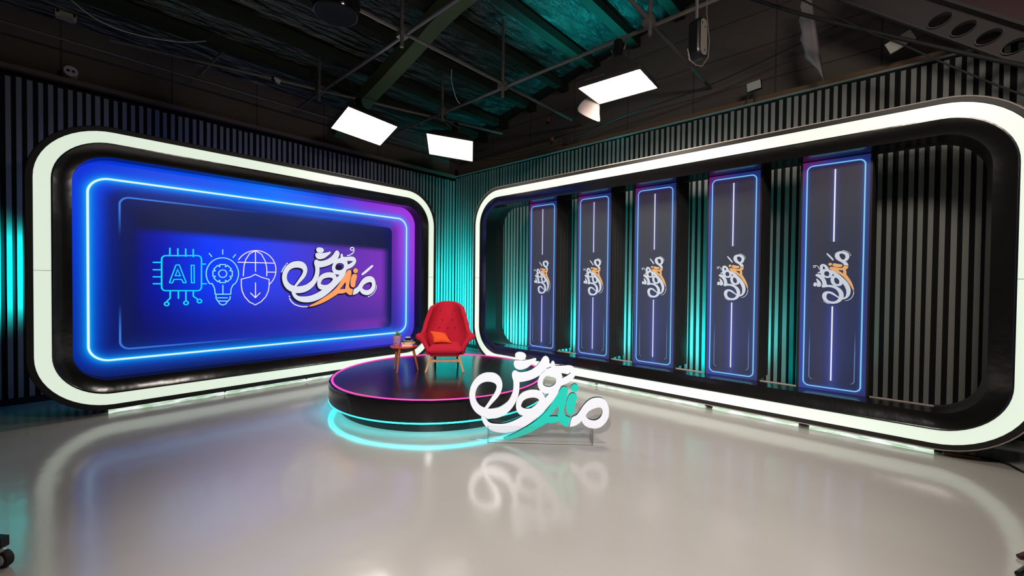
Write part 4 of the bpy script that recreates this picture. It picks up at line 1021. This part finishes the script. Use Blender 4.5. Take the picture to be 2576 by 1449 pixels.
# torn cloth at its left end: local axes x along the lamp, z up, near side is the side facing the room
Mi = M3.inverted()
def loc3(dx, dy, dz): return Mi @ Vector((dx, dy, dz))
def cloth(rows, name, m):
    bm = BM(); g = [[bm.verts.new(loc3(*p)) for p in r] for r in rows]
    for a, b in zip(g, g[1:]):
        for i in range(len(a) - 1): bm.faces.new((a[i], a[i + 1], b[i + 1], b[i]))
    o = obj(name, bm, m, t3, ang=180); md = o.modifiers.new('thickness', 'SOLIDIFY'); md.thickness = 0.003
    md = o.modifiers.new('smooth', 'SUBSURF'); md.levels = 1; md.render_levels = 2
    return o
cloth([[(-0.44, 0.31, -0.01), (-0.44, 0.20, -0.01), (-0.44, 0.08, -0.01), (-0.45, -0.02, 0.0)],
       [(-0.46, 0.325, -0.10), (-0.50, 0.22, -0.08), (-0.55, 0.10, -0.07), (-0.58, -0.01, -0.06)],
       [(-0.46, 0.34, -0.19), (-0.52, 0.25, -0.17), (-0.61, 0.14, -0.13), (-0.66, 0.03, -0.10)],
       [(-0.45, 0.35, -0.27), (-0.51, 0.27, -0.24), (-0.60, 0.17, -0.19), (-0.68, 0.08, -0.13)]], 'torn_flap', 'flap_white')
cloth([[(-0.43, 0.0, -0.015), (-0.43, -0.12, -0.015), (-0.43, -0.22, -0.015), (-0.43, -0.31, -0.015)],
       [(-0.42, 0.02, 0.06), (-0.39, -0.11, 0.07), (-0.38, -0.21, 0.07), (-0.38, -0.30, 0.06)],
       [(-0.40, 0.02, 0.14), (-0.33, -0.10, 0.15), (-0.30, -0.20, 0.15), (-0.32, -0.27, 0.13)]], 'inner_flap', 'flap_inside')
def lettering(body, size, M, parent, m, name='lettering'):
    cu = bpy.data.curves.new(name, 'FONT'); cu.body = body; cu.size = size; cu.align_x = 'CENTER'; cu.extrude = 0.0008; cu.shear = 0.25; cu.space_character = 1.15
    cu.materials.append(MATS[m]); tmp = bpy.data.objects.new(name, cu); COL.objects.link(tmp)
    me = bpy.data.meshes.new_from_object(tmp.evaluated_get(bpy.context.evaluated_depsgraph_get())); bpy.data.objects.remove(tmp)
    o = bpy.data.objects.new(name, me); COL.objects.link(o); o.parent = parent; o.matrix_local = M; return o
# lettering on the side of the body that faces the room
pA = loc3(-0.17, -0.322, 0.030); nrm = Vector((0, -1, 0.62)).normalized()
xw = Vector((0.9976, 0.07, 0)); nn = Vector((0.07 * 0.78, -0.78, 0.62)).normalized(); yw = nn.cross(xw).normalized()
R3 = Mi @ Matrix((xw, yw, nn)).transposed()
lettering('NANLITE', 0.062, Matrix.Translation(pA + R3 @ Vector((0, 0.02, 0.012))) @ R3.to_4x4(), t3, 'letter_grey')
# unseen lamps: fill softbox added for floor brightness, and the key spotlight
softbox('added fill softbox out of view over the right foreground, aimed down at the floor', (0.6, 2.4, 4.6), (-0.30, 0.42, -0.86), (1, 0.2, 0), 1.2, 0.8, 'diffuser_fill', (0.6, 3.22, 5.02))
ks = thing('spotlight', 'black studio spotlight high behind the camera, aimed at the sign', 'spotlight', (1.75, -3.75, 4.70), (Vector((-2.7, 3.2, 0.2)) - Vector((1.75, -3.75, 4.7))).to_track_quat('-Z', 'Y').to_euler())
bm = BM(); lathe(bm, [(0.16, -0.10), (0.165, -0.08), (0.15, 0.02), (0.15, 0.30), (0.10, 0.36), (0, 0.36)], 32); obj('barrel', bm, 'plastic_black', ks)
bm = BM(); lathe(bm, [(0, 0.10), (0.15, 0.10)], 32); obj('reflector', bm, 'steel_plate', ks)

# ================================================================ small things overhead
pl = thing('pulley_housing', 'black rounded pulley housing with steel side plate hanging from the grid', 'pulley', (-1.60, 4.68, 4.31), (0, 0, math.radians(20)))
bm = BM(); loft(bm, [[(x, y, z) for x, z in rrect_loop(0, 0, w, h, r, 8)] for w, h, r, y in ((0.075, 0.20, 0.07, -0.085), (0.09, 0.215, 0.085, -0.07), (0.09, 0.215, 0.085, 0.03), (0.075, 0.20, 0.07, 0.04))])
f1 = [v for v in bm.verts]
bm.faces.new([v for v in bm.verts if abs(v.co.y + 0.085) < 1e-4]); bm.faces.new([v for v in bm.verts if abs(v.co.y - 0.04) < 1e-4])
bm.transform(Matrix.Rotation(math.radians(55), 4, 'Z')); obj('housing', bm, 'plastic_black', pl)
bm = BM(); loops = [[Vector(p) for p in rrect_loop(0, 0, 0.055, 0.19, 0.053, 8)]]
for x, z in ((-0.03, 0.14), (0.022, 0.11), (0.02, -0.135)): loops.append([Vector((x + 0.011 * math.cos(a), z + 0.014 * math.sin(a))) for a in [k * math.pi / 7 for k in range(14)]])
plate(bm, loops, lambda u, v, d: Vector((u, -0.087 - d, v)), 0.004); bm.transform(Matrix.Rotation(math.radians(55), 4, 'Z')); obj('side_plate', bm, 'steel_plate', pl)
bm = BM(); tube(bm, [(0, 0, 0.20), (0, 0, 0.36), (0.0, 0, 0.69)], 0.018, 8); obj('hanger', bm, 'pipe_steel', pl)
bm = BM(); tube(bm, [(0.10, 0.03, 0.62), (0.10, 0.06, 0.3), (0.13, 0.06, 0.0), (0.12, 0.05, -0.18), (0.06, 0.03, -0.27), (0.0, 0.0, -0.26), (-0.06, -0.05, -0.22), (-0.085, -0.06, -0.1)], 0.006, 8); obj('pull_cable', bm, 'pipe_steel', pl)

SPOT_AT = Vector((-3.88, 1.80, 4.17))
cyl = thing('spotlight', 'black cylindrical spotlight pointing down at the top edge of the picture', 'spotlight', SPOT_AT)
K_ = 1.48
bm = BM(); lathe(bm, [(r * K_, z * K_) for r, z in ((0, 0.02), (0.105, 0.0), (0.13, 0.0), (0.135, 0.02), (0.135, 0.06), (0.122, 0.09), (0.118, 0.12), (0.110, 0.13), (0.108, 0.50), (0.09, 0.53), (0, 0.53))], 40); obj('barrel', bm, 'platform_side', cyl)
bm = BM(); lathe(bm, [(0, 0.028), (0.10 * K_, 0.0), (0.125 * K_, -0.004)], 40); obj('mouth_baffle', bm, 'backing_black', cyl)
bm = BM(); lathe(bm, [(r * K_, z * K_) for r, z in ((0.136, 0.035), (0.146, 0.06), (0.146, 0.12), (0.125, 0.14))], 40); obj('collar', bm, 'platform_side', cyl)
bm = BM(); tube(bm, [(-0.16, 0, 0.60), (-0.19, 0, 0.75), (0, 0, 0.95)], 0.014, 8); tube(bm, [(0.16, 0, 0.60), (0.19, 0, 0.75), (0, 0, 0.95)], 0.014, 8); tube(bm, [(0, 0, 0.94), (0, 0, roof_z(SPOT_AT.x) - SPOT_AT.z - 0.01)], 0.018, 8); obj('yoke', bm, 'beam_dark', cyl)

# ragged grey cloth hanging in front of the back wall
bm = BM(); rows = []
rnd = random.Random(9)
for k in range(15):
    tt = k / 14; z = 5.62 - 1.23 * tt
    xr = -0.86 + 0.16 * tt ** 0.9; w = (0.07 + 0.11 * math.sin(math.pi * min(1, tt * 1.05)) ** 0.8) * (1.0 if tt < 0.72 else 1.0 - 0.85 * (tt - 0.72) / 0.28)
    rows.append([bm.verts.new((xr - w * (1 - i / 6) + (rnd.uniform(-0.018, 0.018) if i == 0 else 0), 6.8 + 0.022 * math.sin(i * 2.1 + tt * 2), z - 0.05 * (i / 6))) for i in range(7)])
for a, b in zip(rows, rows[1:]):
    for i in range(6): bm.faces.new((a[i], a[i + 1], b[i + 1], b[i]))
o = obj('hanging_cloth', bm, 'cloth_grey', ang=180); md = o.modifiers.new('thickness', 'SOLIDIFY'); md.thickness = 0.004
tag(o, 'long ragged grey cloth hanging in front of the back wall', 'cloth')

def wall_box(label, c, w, h, rot, stand):
    t = thing('wall_lamp', label, 'lamp', c, (0, 0, 0), 'small pale lamps above the back wall slats')
    M = Matrix.Rotation(math.radians(rot), 4, 'Y')
    bm = BM(); box(bm, -w / 2 - 0.008, w / 2 + 0.008, 0.0, 0.05, -h / 2 - 0.008, h / 2 + 0.008, M=M, bevel=0.006); obj('case', bm, 'plastic_black', t)
    bm = BM(); box(bm, -w / 2, w / 2, -0.006, 0.0, -h / 2, h / 2, M=M); obj('face', bm, 'pale_plastic', t)
    if stand:
        bm = BM(); tube(bm, [(0.01, 0.03, -h / 2), (0.02, 0.03, -0.24)], 0.008, 6); tube(bm, [(-0.05, 0.02, -h / 2 + 0.01), (-0.11, 0.02, -0.24)], 0.008, 6); obj('bracket', bm, 'beam_dark', t)
    return t
wall_box('small pale lamp standing on the back wall slats', (-1.594, 7.17, 4.70), 0.185, 0.125, -6, True)
wall_box('small pale lamp tilted behind the black cables at upper right', (0.03, 6.9, 4.64), 0.25, 0.14, -24, False)
bm = BM(); tube(bm, [(0.03, 6.95, 4.66), (0.03, 7.64, 4.9)], 0.01, 6); tag(obj('lamp_arm', bm, 'beam_dark'), 'dark arm holding the tilted pale lamp to the back wall', 'bracket')

def cable(pts, r, m, label, name='cable'):
    P = [Vector(p) for p in pts]; q = []
    for i in range(len(P) - 1):
        p0 = P[i - 1] if i else P[i] * 2 - P[i + 1]; p3_ = P[i + 2] if i + 2 < len(P) else P[i + 1] * 2 - P[i]
        for k in range(8):
            t = k / 8; q.append(0.5 * (2 * P[i] + (P[i + 1] - p0) * t + (2 * p0 - 5 * P[i] + 4 * P[i + 1] - p3_) * t * t + (3 * P[i] - p0 - 3 * P[i + 1] + p3_) * t ** 3))
    q.append(P[-1]); bm = BM(); tube(bm, q, r, 8)
    return tag(obj(name, bm, m, ang=180), label, 'cable')
cable([(-1.9, 6, 5.75), (-1.336, 6, 5.288), (-0.752, 6, 4.838), (0.133, 6, 4.217), (0.867, 6, 3.726), (1.6, 6, 3.3)], 0.022, 'rubber_black', 'thick black cable sloping down across the upper right wall')
cable([(-1.5, 5.98, 5.75), (-0.853, 5.98, 5.076), (-0.248, 5.98, 4.466), (0.012, 5.96, 4.233), (0.423, 5.95, 3.836), (0.872, 5.95, 3.435), (1.4, 5.95, 3.05)], 0.010, 'rubber_black', 'thin black cable below the thick one on the upper right wall')
cable([(-7.8, 0.2, 5.22), (-7.8, 0.326, 5.134), (-7.8, 0.473, 5.075), (-7.8, 0.686, 5.05), (-7.8, 0.974, 5.084), (-7.8, 1.332, 5.176), (-7.85, 1.673, 5.36)], 0.007, 'cable_white', 'thin white cable drooping below the beams at upper left')
cable([(-7.0, 3.0, 5.02), (-6.8, 3.9, 4.86), (-6.6, 5.0, 4.88), (-6.5, 6.2, 4.98)], 0.009, 'rubber_black', 'black cable sagging above the softbox over the display')
cable([(-8.4, 7.1, 4.95), (-6.8, 7.12, 4.62), (-5.2, 7.12, 4.60), (-3.6, 7.12, 4.78), (-2.2, 7.12, 4.88), (-0.5, 7.12, 5.2)], 0.010, 'rubber_black', 'long black cable sagging along the wall above the back slats')
cable([(-5.6, 4.6, 5.3), (-5.62, 4.62, 5.1), (-5.55, 4.66, 4.82), (-5.5, 4.7, 4.72)], 0.006, 'cable_white', 'short pale wire dangling below the purlins')
for (x, z, lab) in ((-5.442, 5.135, 'upper of two small orange tags against the dark back wall'), (-5.332, 4.70, 'lower of two small orange tags against the dark back wall')):
    t = thing('orange_tag', lab, 'tag', (x, 7.10, z), group='orange tags on the back wall')
    bm = BM(); box(bm, -0.035, 0.03, 0, 0.02, -0.03, 0.05, bevel=0.008); obj('tag_body', bm, 'tag_orange', t)
    bm = BM(); box(bm, -0.05, -0.005, 0.004, 0.03, -0.09, -0.025, bevel=0.006); obj('clip', bm, 'plastic_black', t)
    bm = BM(); tube(bm, [(0, 0.02, 0.045), (0.01, 0.10, 0.20), (0.0, 0.56, 0.24)], 0.004, 6); obj('cord', bm, 'rubber_black', t)

so = thing('wall_socket', 'small round white socket on the upper left wall', 'socket', (WX - 0.30, 0.212, 4.60))
bm = BM(); lathe(bm, [(0, 0.25), (0.07, 0.25), (0.075, 0.24), (0.075, 0.0), (0, 0.0)], 28); bm.transform(Matrix.Rotation(math.radians(90), 4, 'Y')); obj('socket_body', bm, 'pale_plastic', so)
for y in (-0.026, 0.026):
    bm = BM(); lathe(bm, [(0, 0.254), (0.018, 0.254), (0.018, 0.24)], 16); bm.transform(Matrix.Rotation(math.radians(90), 4, 'Y')); bm.transform(Matrix.Translation((0, y, 0))); obj('socket_hole', bm, 'plastic_black', so)
br = thing('wall_bracket', 'cream metal bracket at the top of the left wall', 'bracket', (WX - 0.30, 0.17, 5.36))
bm = BM(); box(bm, 0, 0.25, -0.10, 0.10, 0.0, 0.05, bevel=0.006); obj('bracket_plate', bm, 'bracket_cream', br)
for y in (-0.085, 0.085):
    bm = BM(); box(bm, 0.2, 0.25, y - 0.02, y + 0.02, -0.04, 0.14, bevel=0.004); obj('bracket_ear', bm, 'bracket_cream', br)
sl = thing('clip_lamp', 'tiny pale clip lamp on the pipe near the upper left beams', 'lamp', (-7.70, 2.62, 5.02))
bm = BM(); lathe(bm, [(0, 0.0), (0.05, 0.0), (0.045, 0.03), (0.025, 0.10), (0, 0.11)], 20); bm.transform(Matrix.Rotation(math.radians(70), 4, 'X')); obj('lamp_shade', bm, 'pale_plastic', sl)
bm = BM(); box(bm, -0.02, 0.02, -0.12, -0.08, -0.03, 0.05); obj('clip', bm, 'plastic_black', sl)

# ================================================================ at the edges of the floor
dl = thing('camera_dolly', 'black dolly foot with grey caster at the lower left edge', 'camera dolly', (-3.865, -0.232, 0))
bm = BM(); lathe(bm, [(0, -0.022), (0.035, -0.022), (0.048, -0.016), (0.052, 0.0), (0.048, 0.016), (0.035, 0.022), (0, 0.022)], 28); bm.transform(Matrix.Rotation(math.radians(90), 4, 'X')); bm.transform(Matrix.Rotation(math.radians(35), 4, 'Z')); bm.transform(Matrix.Translation((0.055, 0.045, 0.052))); obj('caster_wheel', bm, 'rubber_black', dl)
bm = BM(); lathe(bm, [(0, -0.027), (0.032, -0.027), (0.034, 0.0), (0.032, 0.027), (0, 0.027)], 24); bm.transform(Matrix.Rotation(math.radians(90), 4, 'X')); bm.transform(Matrix.Rotation(math.radians(35), 4, 'Z')); bm.transform(Matrix.Translation((0.055, 0.045, 0.052))); obj('wheel_hub', bm, 'caster_grey', dl)
bm = BM(); tube(bm, [(0.055, 0.045, 0.09), (0.03, 0.02, 0.115), (0.0, 0.0, 0.13)], [0.02, 0.022, 0.024], 10); obj('caster_fork', bm, 'caster_grey', dl)
bm = BM(); taper_bar(bm, (0.05, 0.05, 0.145), (-0.5, -0.45, 0.20), 0.06, 0.06, 0.04, 0.04); obj('leg', bm, 'plastic_black', dl)
bm = BM(); tube(bm, [(-0.5, -0.45, 0.14), (-0.5, -0.45, 1.1)], 0.07, 16); obj('column', bm, 'plastic_black', dl)
tf = thing('tripod', 'dark tripod leg with rubber foot at the lower right corner', 'tripod', (0.70, 4.00, 0))
R_ = Vector((0.741, 0.671, 0)); F_ = Vector((-0.671, 0.741, 0)); UP = Vector((0, 0, 1))
hub = R_ * 0.62 - F_ * 0.12
q0 = Vector((-0.078, 0.055, 0.014))
bm = BM(); tube(bm, [q0, q0 + R_ * 0.05 + UP * 0.010, q0 + R_ * 0.10 + UP * 0.035], [0.014, 0.02, 0.02], 12); obj('rubber_foot', bm, 'maroon', tf)
bm = BM(); tube(bm, [q0 + R_ * 0.09 + UP * 0.03, hub + UP * 0.62], 0.016, 10); obj('leg', bm, 'plastic_black', tf)
for e in (hub + R_ * 0.45 + F_ * 0.30, hub - F_ * 0.55 + R_ * 0.05):
    bm = BM(); tube(bm, [Vector((e.x, e.y, 0.012)), hub + UP * 0.62], 0.016, 10); obj('leg', bm, 'plastic_black', tf)
bm = BM(); tube(bm, [hub + UP * 0.45, hub + UP * 1.35], 0.02, 12); obj('centre_column', bm, 'plastic_black', tf)
bm = BM(); tube(bm, [hub + UP * 0.58, hub + UP * 0.67], 0.04, 12); obj('collar', bm, 'maroon', tf)
bm = BM(); tube(bm, [q0 - R_ * 0.205 - F_ * 0.17 + UP * 0.006, q0 + R_ * 0.10 - F_ * 0.03 + UP * 0.006, hub + UP * 0.08], 0.018, 10); obj('floor_spreader', bm, 'plastic_black', tf)

cable([(0.50, 6.10, 0.011), (0.70, 6.17, 0.011), (0.85, 6.12, 0.011), (0.93, 5.95, 0.011), (1.1, 5.7, 0.011)], 0.010, 'rubber_black', 'black floor cable curving past the right end of the right frame')
bm = BM(); taper_bar(bm, (0.42, 6.03, 0.012), (0.68, 6.12, 0.012), 0.03, 0.022, 0.022, 0.018); tag(obj('wood_offcut', bm, 'stick_wood'), 'orange brown wood offcut on the floor by the right frame corner', 'wood offcut')
